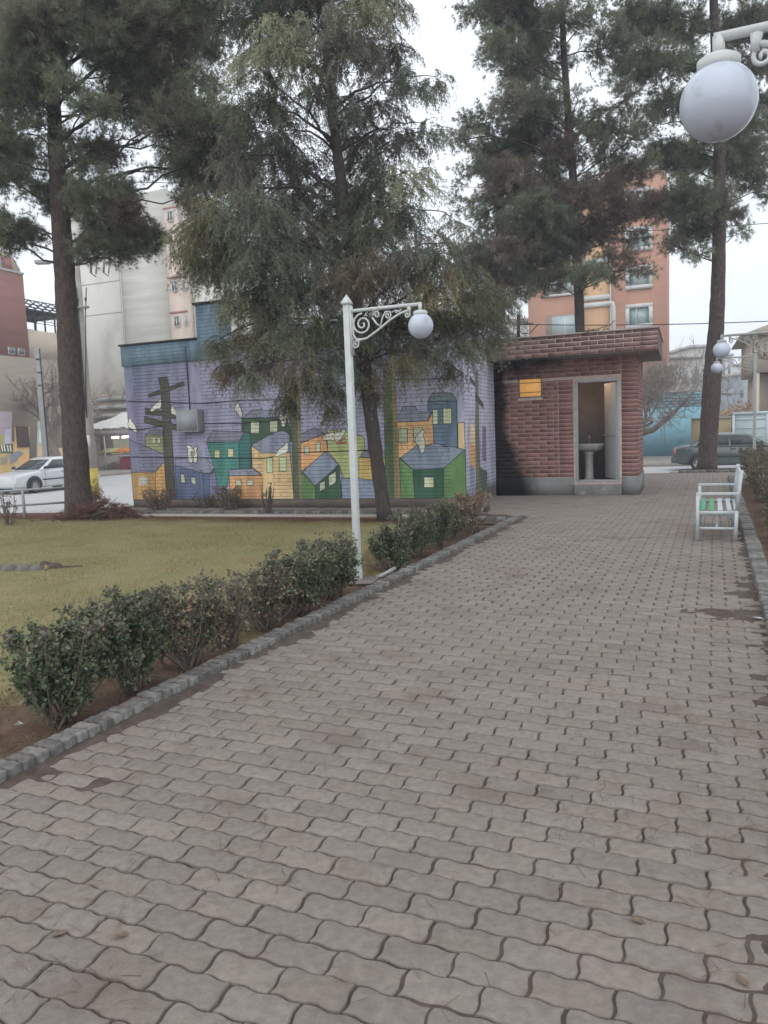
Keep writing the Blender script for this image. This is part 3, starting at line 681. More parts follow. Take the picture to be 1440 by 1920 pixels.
paint(Z4, [(872, 1260), (1105, 1256), (1112, 1440), (882, 1440)], pc(194, 136, 58), 5); paint(Z4, [(870, 1260), (888, 1215), (1040, 1206), (1106, 1256)], pc(122, 122, 144), 5)
R4(920, 1290, 957, 1328, Z4, pc(185, 190, 165), 6); R4(1000, 1290, 1042, 1326, Z4, pc(185, 190, 165), 6)
PO = pc(74, 71, 58)
paint(Z4, [(370, 565), (430, 555), (447, 640), (472, 1100), (492, 1440), (432, 1440), (402, 900), (385, 640)], PO, 5)
paint(Z4, [(295, 680), (545, 590), (555, 612), (305, 702)], PO, 6); paint(Z4, [(275, 775), (390, 797), (535, 832), (535, 866), (390, 828), (275, 822)], PO, 6)
paint(Z4, [(270, 835), (400, 872), (545, 905), (560, 950), (455, 925), (270, 882)], PO, 6)
paint(Z4, [(1262, 560), (1372, 560), (1378, 900), (1388, 1435), (1332, 1435), (1318, 1000)], pc(84, 92, 66), 6); paint(Z4, [(1345, 560), (1372, 560), (1390, 1435), (1372, 1435)], pc(122, 112, 70), 7, False)
# right half
paint(Z5, [(80, 1052), (250, 982), (270, 1102), (90, 1240)], pc(206, 142, 60), 4); paint(Z5, [(80, 1048), (85, 990), (180, 940), (252, 985)], GR, 4)
R4(112, 1070, 145, 1122, Z5, WN, 5); R4(190, 1040, 220, 1105, Z5, WN, 5)
paint(Z5, [(260, 960), (410, 958), (515, 1012), (520, 1130), (480, 1285), (375, 1285), (345, 1192), (270, 1104)], pc(158, 168, 92), 3)
paint(Z5, [(250, 1106), (345, 1192), (185, 1336), (98, 1240)], pc(116, 130, 152), 5)
paint(Z5, [(95, 1242), (185, 1337), (187, 1440), (75, 1440)], pc(90, 128, 66), 4); paint(Z5, [(185, 1337), (345, 1193), (362, 1440), (187, 1440)], pc(52, 94, 62), 4)
paint(Z5, [(215, 1318), (250, 1298), (252, 1356), (215, 1372)], WN, 5); paint(Z5, [(275, 1268), (325, 1238), (325, 1310), (277, 1342)], WN, 5)
paint(Z5, [(360, 1286), (665, 1290), (665, 1440), (365, 1440)], pc(112, 126, 150), 2)
paint(Z5, [(480, 1140), (655, 1150), (655, 1302), (480, 1286)], pc(196, 160, 48), 4); paint(Z5, [(485, 1142), (510, 1102), (655, 1102), (655, 1150)], pc(112, 122, 146), 4)
paint(Z5, [(645, 560), (720, 560), (762, 1440), (662, 1440)], pc(78, 100, 62), 6); paint(Z5, [(700, 560), (722, 560), (764, 1440), (722, 1440)], pc(140, 122, 66), 7, False)
paint(Z5, [(725, 905), (945, 897), (975, 840), (985, 1042), (762, 1148), (745, 1148)], pc(210, 158, 82), 3)
paint(Z5, [(725, 905), (728, 885), (760, 835), (775, 800), (860, 798), (875, 836), (970, 836), (942, 897)], pc(120, 128, 148), 3)
R4(748, 948, 808, 1046, Z5, pc(160, 178, 140), 4); R4(848, 940, 910, 1042, Z5, pc(160, 178, 140), 4)
paint(Z5, [(945, 770), (1140, 762), (1146, 1112), (1100, 1075), (985, 1048), (975, 840), (945, 836)], pc(84, 110, 132), 4)
paint(Z5, [(943, 770), (975, 710), (1105, 708), (1142, 762)], pc(98, 122, 130), 4)
R4(977, 820, 1012, 920, Z5, pc(176, 196, 148), 5); R4(1048, 812, 1105, 916, Z5, pc(190, 200, 146), 5)
paint(Z5, [(1146, 910), (1222, 905), (1222, 1240), (1196, 1092), (1150, 1090)], pc(200, 168, 108), 4)
paint(Z5, [(755, 1150), (845, 1227), (857, 1440), (765, 1440)], pc(92, 138, 66), 5); paint(Z5, [(845, 1227), (1050, 1217), (1052, 1440), (857, 1440)], pc(48, 94, 68), 5)
paint(Z5, [(1050, 1217), (1196, 1092), (1210, 1440), (1052, 1440)], pc(88, 132, 66), 5); paint(Z5, [(760, 1147), (870, 1062), (1120, 1072), (1196, 1092), (1050, 1218), (845, 1227)], pc(112, 128, 148), 6)
R4(920, 1277, 985, 1346, Z5, pc(186, 192, 140), 6)
def bird(zf, x, y, s, flip=1, rot=0.0, layer=7):
    sh = [(-50, 40), (-35, 10), (-5, -20), (25, -38), (34, -58), (48, -60), (52, -42), (50, 0), (35, 22), (0, 28), (-30, 48)]
    c, q = math.cos(rot), math.sin(rot)
    paint(zf, [(x + s * (flip * a * c - b * q), y + s * (flip * a * q + b * c)) for a, b in sh], pc(188, 186, 168), layer)
for a in ((350, 765, .8, 1, 0), (492, 808, .7, -1, .2), (190, 905, .8, -1, .3), (595, 1110, .95, 1, -.9), (632, 1115, .85, -1, .8), (1243, 1080, .95, 1, 0), (945, 795, .8, -1, .5), (1262, 850, 1.0, -1, .9)): bird(Z4, *a)
bird(Z5, 305, 995, 1.2, 1, .5); bird(Z5, 905, 1045, 1.15, -1, .75)
def wire(zf, pts, w=5, layer=8, col=DK):
    for (x0, y0), (x1, y1) in zip(pts, pts[1:]): paint(zf, [(x0, y0 - w / 2), (x1, y1 - w / 2), (x1, y1 + w / 2), (x0, y0 + w / 2)], col, layer, False)
wire(Z4, [(150, 728), (380, 735), (460, 738), (700, 745), (960, 722), (1290, 718)], 6); wire(Z4, [(150, 930), (240, 930), (400, 905)], 6); wire(Z4, [(180, 1125), (420, 1128), (710, 1130), (1100, 1137), (1190, 1122)], 6)
wire(Z4, [(690, 888), (960, 885), (1290, 860)], 6); wire(Z5, [(725, 620), (900, 618), (1110, 606), (1190, 582), (1220, 600)], 7); wire(Z5, [(310, 1010), (330, 1050), (395, 1040), (385, 1010), (350, 1040)], 10, col=pc(170, 60, 55)); wire(Z5, [(70, 1110), (400, 1100), (640, 1090)], 7)
mm.build('mural', M['mural'], ht)
# painted continuation on the side wall
mm = MB()
def paintV(pts, col, layer=1):
    V = [];
    for x, y in pts:
        u, z = onV(*Z5(x, y), HR); V.append((hx(HR) + .0015 * layer, min(max(u - UH, .01), 4.1), min(max(z, .18), ZH - .02)))
    mm.add(V, [tuple(range(len(V)))], col=col)
paintV([(1262, 560), (1282, 560), (1300, 1420), (1268, 1420)], pc(96, 104, 78), 2); paintV([(1226, 1040), (1262, 1060), (1268, 1230), (1226, 1180)], pc(205, 142, 64)); paintV([(1226, 905), (1262, 940), (1262, 1060), (1226, 1040)], pc(196, 170, 120))
paintV([(1226, 590), (1262, 640), (1262, 670), (1226, 630)], PO, 3); paintV([(1262, 700), (1318, 780), (1318, 820), (1262, 750)], PO, 3); paintV([(1280, 1200), (1345, 1240), (1345, 1400), (1290, 1410)], pc(66, 92, 80)); paintV([(1226, 1190), (1262, 1200), (1266, 1420), (1226, 1420)], pc(118, 122, 146))
paintV([(1310, 930), (1335, 940), (1340, 1180), (1312, 1160)], pc(118, 84, 120), 2)
mm.build('mural_side', M['mural'], ht)
# meter box on the mural with its conduit, and a thin pipe further down
a0 = onU(342, 770, UH); a1 = onU(384, 809, UH)
t = bthing('meter_box', 'grey metal meter box fixed on the painted hut wall', 'meter box', (a0[0] + a1[0]) / 2, UH, a1[1])
bw = a1[0] - a0[0]; bh = a0[1] - a1[1]
m = MB(); m.box(-bw / 2, bw / 2, -.24, -.013, 0, bh); m.build('box', M['metal'], t, bevel=.006)
m = MB(); m.box(-bw / 2 + .03, bw / 2 - .03, -.246, -.24, .03, bh - .03); m.box(bw / 2 - .07, bw / 2 - .05, -.255, -.246, bh * .4, bh * .5); m.build('box_door', pmat('bxd', (.36, .38, .40), (.30, .32, .335), 4, .6), t)
m = MB(); m.tube([(-bw * .1, -.03, bh), (-bw * .12, -.03, ZH - a1[1] - .1)], .012, 6); m.build('conduit', M['blackm'], t)
b0 = onU(378, 885, UH - .1); b1 = onU(383, 955, UH - .1)
t = bthing('marker_post', 'thin blue grey pipe standing against the blue painted house', 'pipe', b1[0], UH - .1)
m = MB(); m.tube([(0, 0, -.03), (-.02, 0, b0[1])], .018, 7); m.tube([(-.02, -.02, b0[1]), (-.02, .0, b0[1] + .04)], .03, 7); m.build('pipe', pmat('pipeb', (.17, .21, .26), (.13, .16, .2), 9, .6), t)

# ------------------------------------------------------------------ street lamps
def spiral(cx, cz, r0, turns, a0, sgn=1, n=26, r1=.12):
    return [(cx + r0 * (1 - (1 - r1) * t) * math.cos(a0 + sgn * t * turns * 2 * math.pi), 0, cz + r0 * (1 - (1 - r1) * t) * math.sin(a0 + sgn * t * turns * 2 * math.pi)) for t in np.linspace(0, 1, n)]
M['globe'] = pmat('globe', (.62, .68, .78), (.58, .63, .72), 3, .10, spec=.6, dirt=(.40, .38, .37), dscale=9, dlo=.56, dhi=.78, trans=.22)
def lamp(label, base, arm_dir, mat, hpost=2.80, group='globe street lamps beside the path'):
    t = thing('street_lamp', label, 'street lamp', base, math.atan2(arm_dir[1], arm_dir[0]), group)
    m = MB(); m.box(-.031, .031, -.031, .031, -.5, hpost - .10); m.box(-.034, .034, -.034, .034, .0, .10); m.build('post', mat, t, bevel=.003)
    m = MB(); s = .043; m.add([(-s, -s, hpost - .10), (s, -s, hpost - .10), (s, s, hpost - .10), (-s, s, hpost - .10), (-s, -s, hpost - .08), (s, -s, hpost - .08), (s, s, hpost - .08), (-s, s, hpost - .08), (0, 0, hpost)],
        [(3, 2, 1, 0), (0, 1, 5, 4), (1, 2, 6, 5), (2, 3, 7, 6), (3, 0, 4, 7), (4, 5, 8), (5, 6, 8), (6, 7, 8), (7, 4, 8)]); m.build('post_cap', mat, t)
    za = hpost - .165
    m = MB(); m.tube([(.03, 0, za), (.76, 0, za)], .017, 8); m.tube([(.745, 0, za + .005), (.745, 0, za - .055)], .019, 8); m.box(.036, .048, -.03, .03, za - .42, za + .05); m.build('arm', mat, t, smooth=False)
    m = MB(); r = .009
    m.tube(spiral(.155, za - .135, .105, 1.9, math.pi * .5, 1), [r] * 26, 6)
    m.tube([(.05, 0, za - .06), (.06, 0, za - .12), (.055, 0, za - .22), (.08, 0, za - .27), (.14, 0, za - .275)], r * 1.1, 6)
    m.tube([(.06, 0, za - .30), (.10, 0, za - .285), (.20, 0, za - .27), (.32, 0, za - .20), (.44, 0, za - .12), (.55, 0, za - .065), (.63, 0, za - .045)], r * 1.25, 6)
    m.tube(spiral(.072, za - .325, .032, 1.1, 0, -1), r * .9, 6); m.tube([(.104, 0, za - .325), (.11, 0, za - .285)], r * .9, 6)
    m.tube([(.26, 0, za - .08), (.30, 0, za - .14), (.34, 0, za - .17)], r, 6); m.tube(spiral(.305, za - .06, .036, 1.3, math.pi, -1), r * .8, 6)
    m.tube([(.34, 0, za - .18), (.36, 0, za - .10), (.40, 0, za - .035), (.45, 0, za - .045)], r * .9, 6); m.tube(spiral(.42, za - .075, .034, 1.4, math.pi * .3, -1), r * .8, 6)
    m.tube([(.46, 0, za - .05), (.50, 0, za - .035), (.53, 0, za - .05), (.56, 0, za - .03)], r * .8, 6); m.tube(spiral(.51, za - .05, .018, 1.1, 0, 1), r * .6, 6)
    m.tube(spiral(.615, za - .085, .032, 1.3, math.pi * .35, -1), r * .9, 6); m.tube([(.635, 0, za - .015), (.64, 0, za - .07)], [.022, .010], 6)
    m.build('scroll_bracket', mat, t, smooth=True)
    zg = za - .20
    m = MB(); m.lathe([(.02, .145), (.05, .14), (.066, .13), (.066, .098), (.058, .095)], (.745, 0, zg), 24); m.build('globe_holder', mat, t)
    m = MB(); pr = [(.119 * math.sin(a), -.119 * math.cos(a)) for a in np.linspace(0.001, math.pi * .86, 22)]; m.lathe(pr, (.745, 0, zg), 36)
    m.build('globe', M['globe'], t, smooth=True)
    return t
lamp('white globe lamp with scroll bracket between the two hedges on the left', G(672, 1086), EV * .97 + EU * -.0, M['post'])
def lamp_from_globe(px, py, Y, label, mat, dirv=-PV):
    c = P(px, py, Y); d = np.array(dirv); base = c - d * .745; base[2] = c[2] - (2.80 - .165 - .20); return lamp(label, base, d, mat)
lamp_from_globe(1347, 192, 2.62, 'big globe lamp hanging into the top right corner in front of the pines', M['post'])
lamp_from_globe(1353, 656, 11.4, 'globe lamp with greenish globe seen above the bench before the right pine', M['postg'])
lamp_from_globe(1344, 690, 16.8, 'farthest globe lamp, its grey post standing in the hedge before the grey car', M['postg'])

# steel plate and stub at the first lamp
pb = G(681, 1088)
t = thing('steel_plate', 'rusty square steel plate tilted at the foot of the lamp post', 'plate', pb + PV * -.03 + [0, 0, -.01], -TP)
m = MB(); m.add([(-.17, -.13, -.02), (.17, -.13, .0), (.17, .13, .02), (-.17, .13, .0), (-.17, -.13, -.012), (.17, -.13, .008), (.17, .13, .028), (-.17, .13, .008)], [(3, 2, 1, 0), (4, 5, 6, 7), (0, 1, 5, 4), (1, 2, 6, 5), (2, 3, 7, 6), (3, 0, 4, 7)])
m.build('plate', pmat('rust', (.16, .13, .12), (.22, .19, .17), 9, .7, .3, 40, metal=.3), t)
t = thing('ground_pipe', 'short pale pipe lying behind the left kerb next to the lamp', 'pipe', pb + PV * .10 + PU * .40 + [0, 0, -.02], -TP)
m = MB(); m.tube([(-.05, -.18, .0), (.0, 0, .03), (.02, .14, .05)], .022, 8); m.build('pipe', M['postg'], t, smooth=True)

# ------------------------------------------------------------------ bench
bo = G(1308, 1014)
t = thing('park_bench', 'pale metal park bench with green and white seat slats', 'bench', bo, -TP)
BD, BLn = .43, 1.46
for y in (0, BLn):
    for x, nm in ((0, 'front'), (BD, 'back')):
        m = MB()
        if x == 0: m.beam((0, y, 0), (0, y, .56), .04, .04, up=(0, 1, 0))
        else: m.beam((BD - .012, y, 0), (BD, y, .37), .04, .04, up=(0, 1, 0)); m.beam((BD, y, .37), (BD + .05, y, .85), .04, .04, up=(0, 1, 0))
        m.build('leg', M['benchm'], t)
    m = MB(); m.beam((-.02, y, .575), (BD + .02, y, .575), .045, .028); m.build('armrest', M['benchm'], t, bevel=.003)
m = MB()
for y in (0, BLn): m.beam((.02, y, .345), (BD - .02, y, .345), .035, .04); m.beam((.02, y, .155), (BD - .03, y, .155), .03, .03)
m.beam((.0, 0.02, .345), (.0, BLn - .02, .345), .03, .04); m.beam((BD - .01, .02, .345), (BD - .01, BLn - .02, .345), .03, .04); m.beam((BD / 2, .02, .155), (BD / 2, BLn - .02, .155), .03, .03)
m.build('seat_frame', M['benchm'], t)
gm_ = pmat('slatg', (.10, .38, .20), (.07, .27, .15), 12, .5, .1, 40, dirt=(.40, .44, .42), dscale=14, dlo=.6, dhi=.7)
wm_ = pmat('slatw', (.56, .58, .62), (.48, .50, .54), 12, .5, .1, 40)
for i, mt in enumerate((gm_, gm_, wm_, wm_)):
    m = MB(); x = .055 + i * .098; m.box(x - .027, x + .027, .02, BLn - .02, .368, .385); tag(m.build('seat_slat', mt, t, bevel=.003), 'green painted seat slat' if i < 2 else 'white painted seat slat')
m = MB(); bk = lambda z: BD + .05 * (z - .37) / .48
m.beam((bk(.80), .02, .80), (bk(.80), BLn - .02, .80), .03, .045); m.beam((bk(.50), .02, .50), (bk(.50), BLn - .02, .50), .03, .045)
for i in range(9): y = .16 + i * (BLn - .32) / 8; m.beam((bk(.5), y, .5), (bk(.8), y, .8), .035, .014, up=(0, 1, 0))
m.build('backrest', M['benchm'], t)

# ------------------------------------------------------------------ foliage
GRN = np.array([(.160, .200, .132), (.190, .218, .132), (.155, .182, .142), (.225, .232, .145), (.168, .178, .132)])
BRN = np.array([(.185, .150, .122), (.155, .128, .110), (.21, .17, .135)])
GRN *= 1.16; BRN *= 1.15
def unit(a): return a / (np.linalg.norm(a, axis=-1, keepdims=True) + 1e-9)
def curve(a, b, sag, n=7):
    a = np.array(a); b = np.array(b); t = np.linspace(0, 1, n)[:, None]
    return a * (1 - t) + b * t + np.array([0, 0, 1.]) * (sag * 4 * t * (1 - t)) + rng.normal(0, .02, (n, 3)) * np.linalg.norm(b - a) * (t * (1 - t) * 3)
def pine(name, label, trunk_px, Y, clumps, nl, nw, dens, bark, mpp=None, brown=.25, group=None, dspread=1.0):
    tr = [(P(x, y, Y + dy), w * Y / F / 2 * .86) for x, y, w, dy in trunk_px]
    base = tr[0][0].copy()
    t = thing(name, label, 'tree', base, 0, group)
    # smooth trunk with bark relief
    pts = np.array([q[0] for q in tr]); rad = np.array([q[1] for q in tr]); s = np.r_[0, np.cumsum(np.linalg.norm(np.diff(pts, axis=0), axis=1))]
    ss = np.linspace(0, s[-1], 70); P3 = np.stack([np.interp(ss, s, pts[:, i]) for i in range(3)], 1)
    for _ in range(4): P3[1:-1] = (P3[:-2] + 2 * P3[1:-1] + P3[2:]) / 4
    R3 = np.interp(ss, s, rad) * (1 + rng.normal(0, .02, 70)); R3[:3] *= (1.08, 1.04, 1.0)
    m = MB(); m.tube(P3 - base, R3, 18); V = m.v[0]; ax = np.repeat(P3 - base, 18, 0); dd = V - ax; an = np.tile(np.arange(18), 70)
    k = 1 + .09 * (vnoise(an * 1.0 + 50, V[:, 2] * 5 + 50, 1.0, 3) - .5) + .07 * (vnoise(an * 1.0 + 9, V[:, 2] * 14 + 50, 1.0, 5) - .5); m.v[0] = ax + dd * k[:, None]
    m.build('trunk', bark, t, smooth=True)
    limbs = MB(); crown = MB(); mpp = Y / F
    for cl in clumps:
        px, py, r = cl[:3]; r = r * 1.16; df = cl[3] if len(cl) > 3 else 1.0; tone = cl[4] if len(cl) > 4 else None
        dy = rng.uniform(-1, 1) * dspread * (1.0 if len(cl) < 6 else 0) + (cl[5] if len(cl) > 5 else 0)
        c = P(px, py, Y + dy); R = r * (Y + dy) / F
        zt = c[2] - .10 * np.linalg.norm(c[:2] - base[:2]) - .35; zt = min(max(zt, P3[18, 2]), P3[-2, 2]); j = int(np.argmin(np.abs(P3[:, 2] - zt)))
        a = P3[j]; lc = curve(a, c, rng.uniform(-.05, .18) * np.linalg.norm(c - a), 9)
        r0 = min(R3[j] * .5, .022 + .018 * np.linalg.norm(c - a) * .5)
        limbs.tube(lc - base, np.linspace(r0 * .62, .008, 9), 6, col=(0, 0, 0))
        nt = max(8, int(dens * df * R * R * 24))
        d = unit(rng.normal(size=(nt, 3)) * [1, 1, .75] + (0, 0, .12)); rr = R * rng.uniform(.45, 1.0, nt) ** .6
        e = c + d * rr[:, None] * np.array([1.05, 1.05, .82])
        st = c + (lc[-3] - c) * rng.uniform(0, 1, nt)[:, None] * .6
        tc_, td_ = [], []
        for q in range(nt):
            mid = (st[q] + e[q]) / 2 + rng.normal(0, .06, 3) * R; tt = np.array([st[q], mid, e[q]])
            if q % 5 == 0: limbs.tube(tt - base, (.012, .007, .003), 3, cap=False)
            dr = unit(e[q] - st[q]); n2 = max(3, int(np.linalg.norm(e[q] - st[q]) / (nl * .34)))
            f = np.linspace(.35, 1, n2)[:, None]; tc_.append(st[q] * (1 - f) ** 1 + e[q] * f + (mid - (st[q] + e[q]) / 2) * (4 * f * (1 - f))); td_.append(np.repeat([dr], n2, 0))
        tc_ = np.concatenate(tc_); td_ = unit(np.concatenate(td_) + rng.normal(0, .25, (len(tc_), 3)))
        tc_ = tc_ + rng.normal(0, nl * .3, tc_.shape)
        pal = GRN if (tone is None and rng.random() > brown) or tone == 'g' else (BRN * .5 + GRN[:3] * .5 if tone != 'b' else BRN)
        cc = pal[rng.integers(0, len(pal), len(tc_))] * rng.uniform(.8, 1.45)
        dead = rng.random(len(tc_)) < .10; cc[dead] = BRN[rng.integers(0, 3, dead.sum())]
        V, C = needles(tc_, td_, 13, nl, nw, cc, (.25, 1.2)); addn(crown, V, C)
    crown.build('crown', M['needle'], t, off=base); limbs.hc = False
    limbs.build('limbs', M['barkdk'], t, smooth=True)
    print(name, len(crown.v) and sum(len(x) for x in crown.v) // 3)
    return t

T1 = [(40,60,80),(130,-20,60),(230,60,80),(320,40,80),(375,90,48),(75,40,70),(60,150,62),(30,180,60),(180,70,50),(230,130,62),(300,150,60),(185,205,42),(240,205,52),(330,230,58),(400,225,55,1.,'g'),(425,290,60,1.1,'g'),(375,330,55),(300,200,45),(350,290,50),(432,345,42),(365,378,36),(292,322,30,.45),
      (180,285,50,1,'b'),(140,300,36),(120,372,50,1.1),(190,365,58,1.1),(228,368,35,1,'g'),(62,300,45,.6),(25,270,40),(15,330,40),(68,352,35,.7),(205,430,48,1.5,'g'),(255,448,45,1.5,'g'),(165,462,36,1.5,'g'),(225,470,36,1.4),(282,452,32,1.3),(240,400,36,1.2,'b'),
      (18,425,42,1.2),(50,450,34,1.2),(10,462,26),(85,240,40,.7),(60,100,70),(30,-40,80),(160,-80,90),(280,-60,90),(380,-20,60),(-60,80,90),(-60,260,90),(-50,420,50),(450,40,40,.5),(120,160,40,.9),(270,265,26,.5),(380,160,42,.8)]
pine('pine_tree', 'big pine with a thick dark trunk at the far left edge of the lawn', [(150, 968, 62, 0), (146, 920, 54, 0), (140, 820, 50, 0), (131, 680, 47, 0), (124, 560, 44, 0), (116, 440, 40, 0), (112, 380, 36, 0), (104, 260, 30, .1), (98, 120, 24, .2), (94, -40, 20, .3), (92, -260, 10, .3)],
     15.6, T1, .15, .0085, 9.5, M['bark'], brown=.2, dspread=1.3)
T3 = [(900,15,48,.7),(960,30,55),(940,90,48,.8),(1000,60,55),(1060,40,45,.7),(1120,20,36,.6),(985,130,52,.9),(1040,120,40,.6),(960,190,42,.8),(1005,200,58),(1085,180,26,.4),(1140,90,50,.45),(1000,262,56,1.1),(905,232,45,.55),(865,262,36,.5),(940,285,55,.8),(1050,292,46,1,'b'),(885,325,42,.45),(960,345,58,1,'b'),(1020,352,55,1.2),(872,382,32,.5),(920,392,42,.7),(1095,242,48,.8),(1135,250,42,.8),(1160,200,45,.5),
      (1090,372,52,1,'b'),(1130,350,42,1,'b'),(1020,425,58,1.4),(1062,450,52,1.1),(965,460,42,1.0,'b'),(1005,500,42,1.1),(1118,440,46,.9,'b'),(1150,412,40,.8,'b'),(1165,478,34,.9,'b'),(1105,512,36,1.1),(1060,520,36,1.1),(1195,505,28,.5,'b'),(1020,535,28,.9),(1150,515,28,.9),(960,-60,70),(1060,-80,70),(1010,-180,60),(1140,-60,50,.6),(990,395,45,1.1)]
T3 += [(1180,325,34,.9,'b'),(1212,300,26,.8),(1165,385,34,1,'b'),(1192,445,26,.9,'b'),(1212,515,20,.7),(1140,300,36,.9),(1185,262,32,.8)]
pine('pine_tree', 'slender pine rising straight from behind the brick toilet', [(1090, 900, 22, 0), (1089, 700, 21, 0), (1087, 600, 20, 0), (1083, 500, 19, 0), (1076, 350, 17, 0), (1064, 200, 14, 0), (1056, 80, 12, 0), (1050, -60, 9, 0), (1046, -220, 5, 0)],
     21.5, T3, .17, .011, 5.4, M['barkdk'], brown=.16, dspread=1.1)
T4 = [(1185,40,48,.8),(1240,40,48,.9),(1290,55,42),(1230,120,48),(1180,135,45,.8),(1250,200,45,.9),(1205,240,30,.7),(1285,302,48,1.4,'g'),(1245,285,34,1.3,'g'),(1388,300,48,1.5,'g'),(1412,345,32),(1290,372,48,1,'g'),(1240,392,38,1),(1332,382,45,1),(1368,405,34,1,'b'),(1385,438,20,.8),(1300,432,42,1.2),(1268,462,28),(1312,478,24),(1205,388,36,1,'b'),(1380,60,46,.8),(1425,40,48,.8),(1398,130,38,.7),(1425,200,40,.7),(1150,70,36,.5),(1385,240,42),(1330,170,36),(1440,120,40,.7),(1300,-60,60),(1380,-60,60),(1230,-60,60),(1340,-170,60),(1500,240,60),(1500,60,70),(1180,330,40,.7,'b'),(1330,255,30,1.2),(1300,120,34),(1450,370,24,.7)]
pine('pine_tree', 'pine with a bare lower trunk standing by the grey car', [(1325, 884, 44, 0), (1326, 870, 38, 0), (1331, 780, 38, 0), (1336, 700, 37, 0), (1344, 600, 31, 0), (1348, 480, 27, 0), (1350, 300, 23, 0), (1343, 150, 20, 0), (1336, -60, 15, 0), (1334, -200, 8, 0)],
     22.4, T4, .17, .011, 6.5, M['bark'], brown=.12, dspread=1.1)
T5 = [(930,480,45,1),(900,505,45,.9,'b'),(960,520,42,1,'b'),(945,560,32,.6),(880,470,35,.7),(985,545,26,.6),(925,430,34,.7),(900,560,36,.7),(975,480,30,.8),(860,520,34,.6)]
pine('pine_tree', 'smaller pine behind the hut roof, left of the slender pine', [(935, 900, 26, 0), (937, 640, 23, 0), (938, 520, 21, 0), (938, 440, 19, 0), (939, 370, 15, 0), (941, 320, 8, 0)],
     24.5, T5, .18, .012, 7, M['barkdk'], brown=.2)

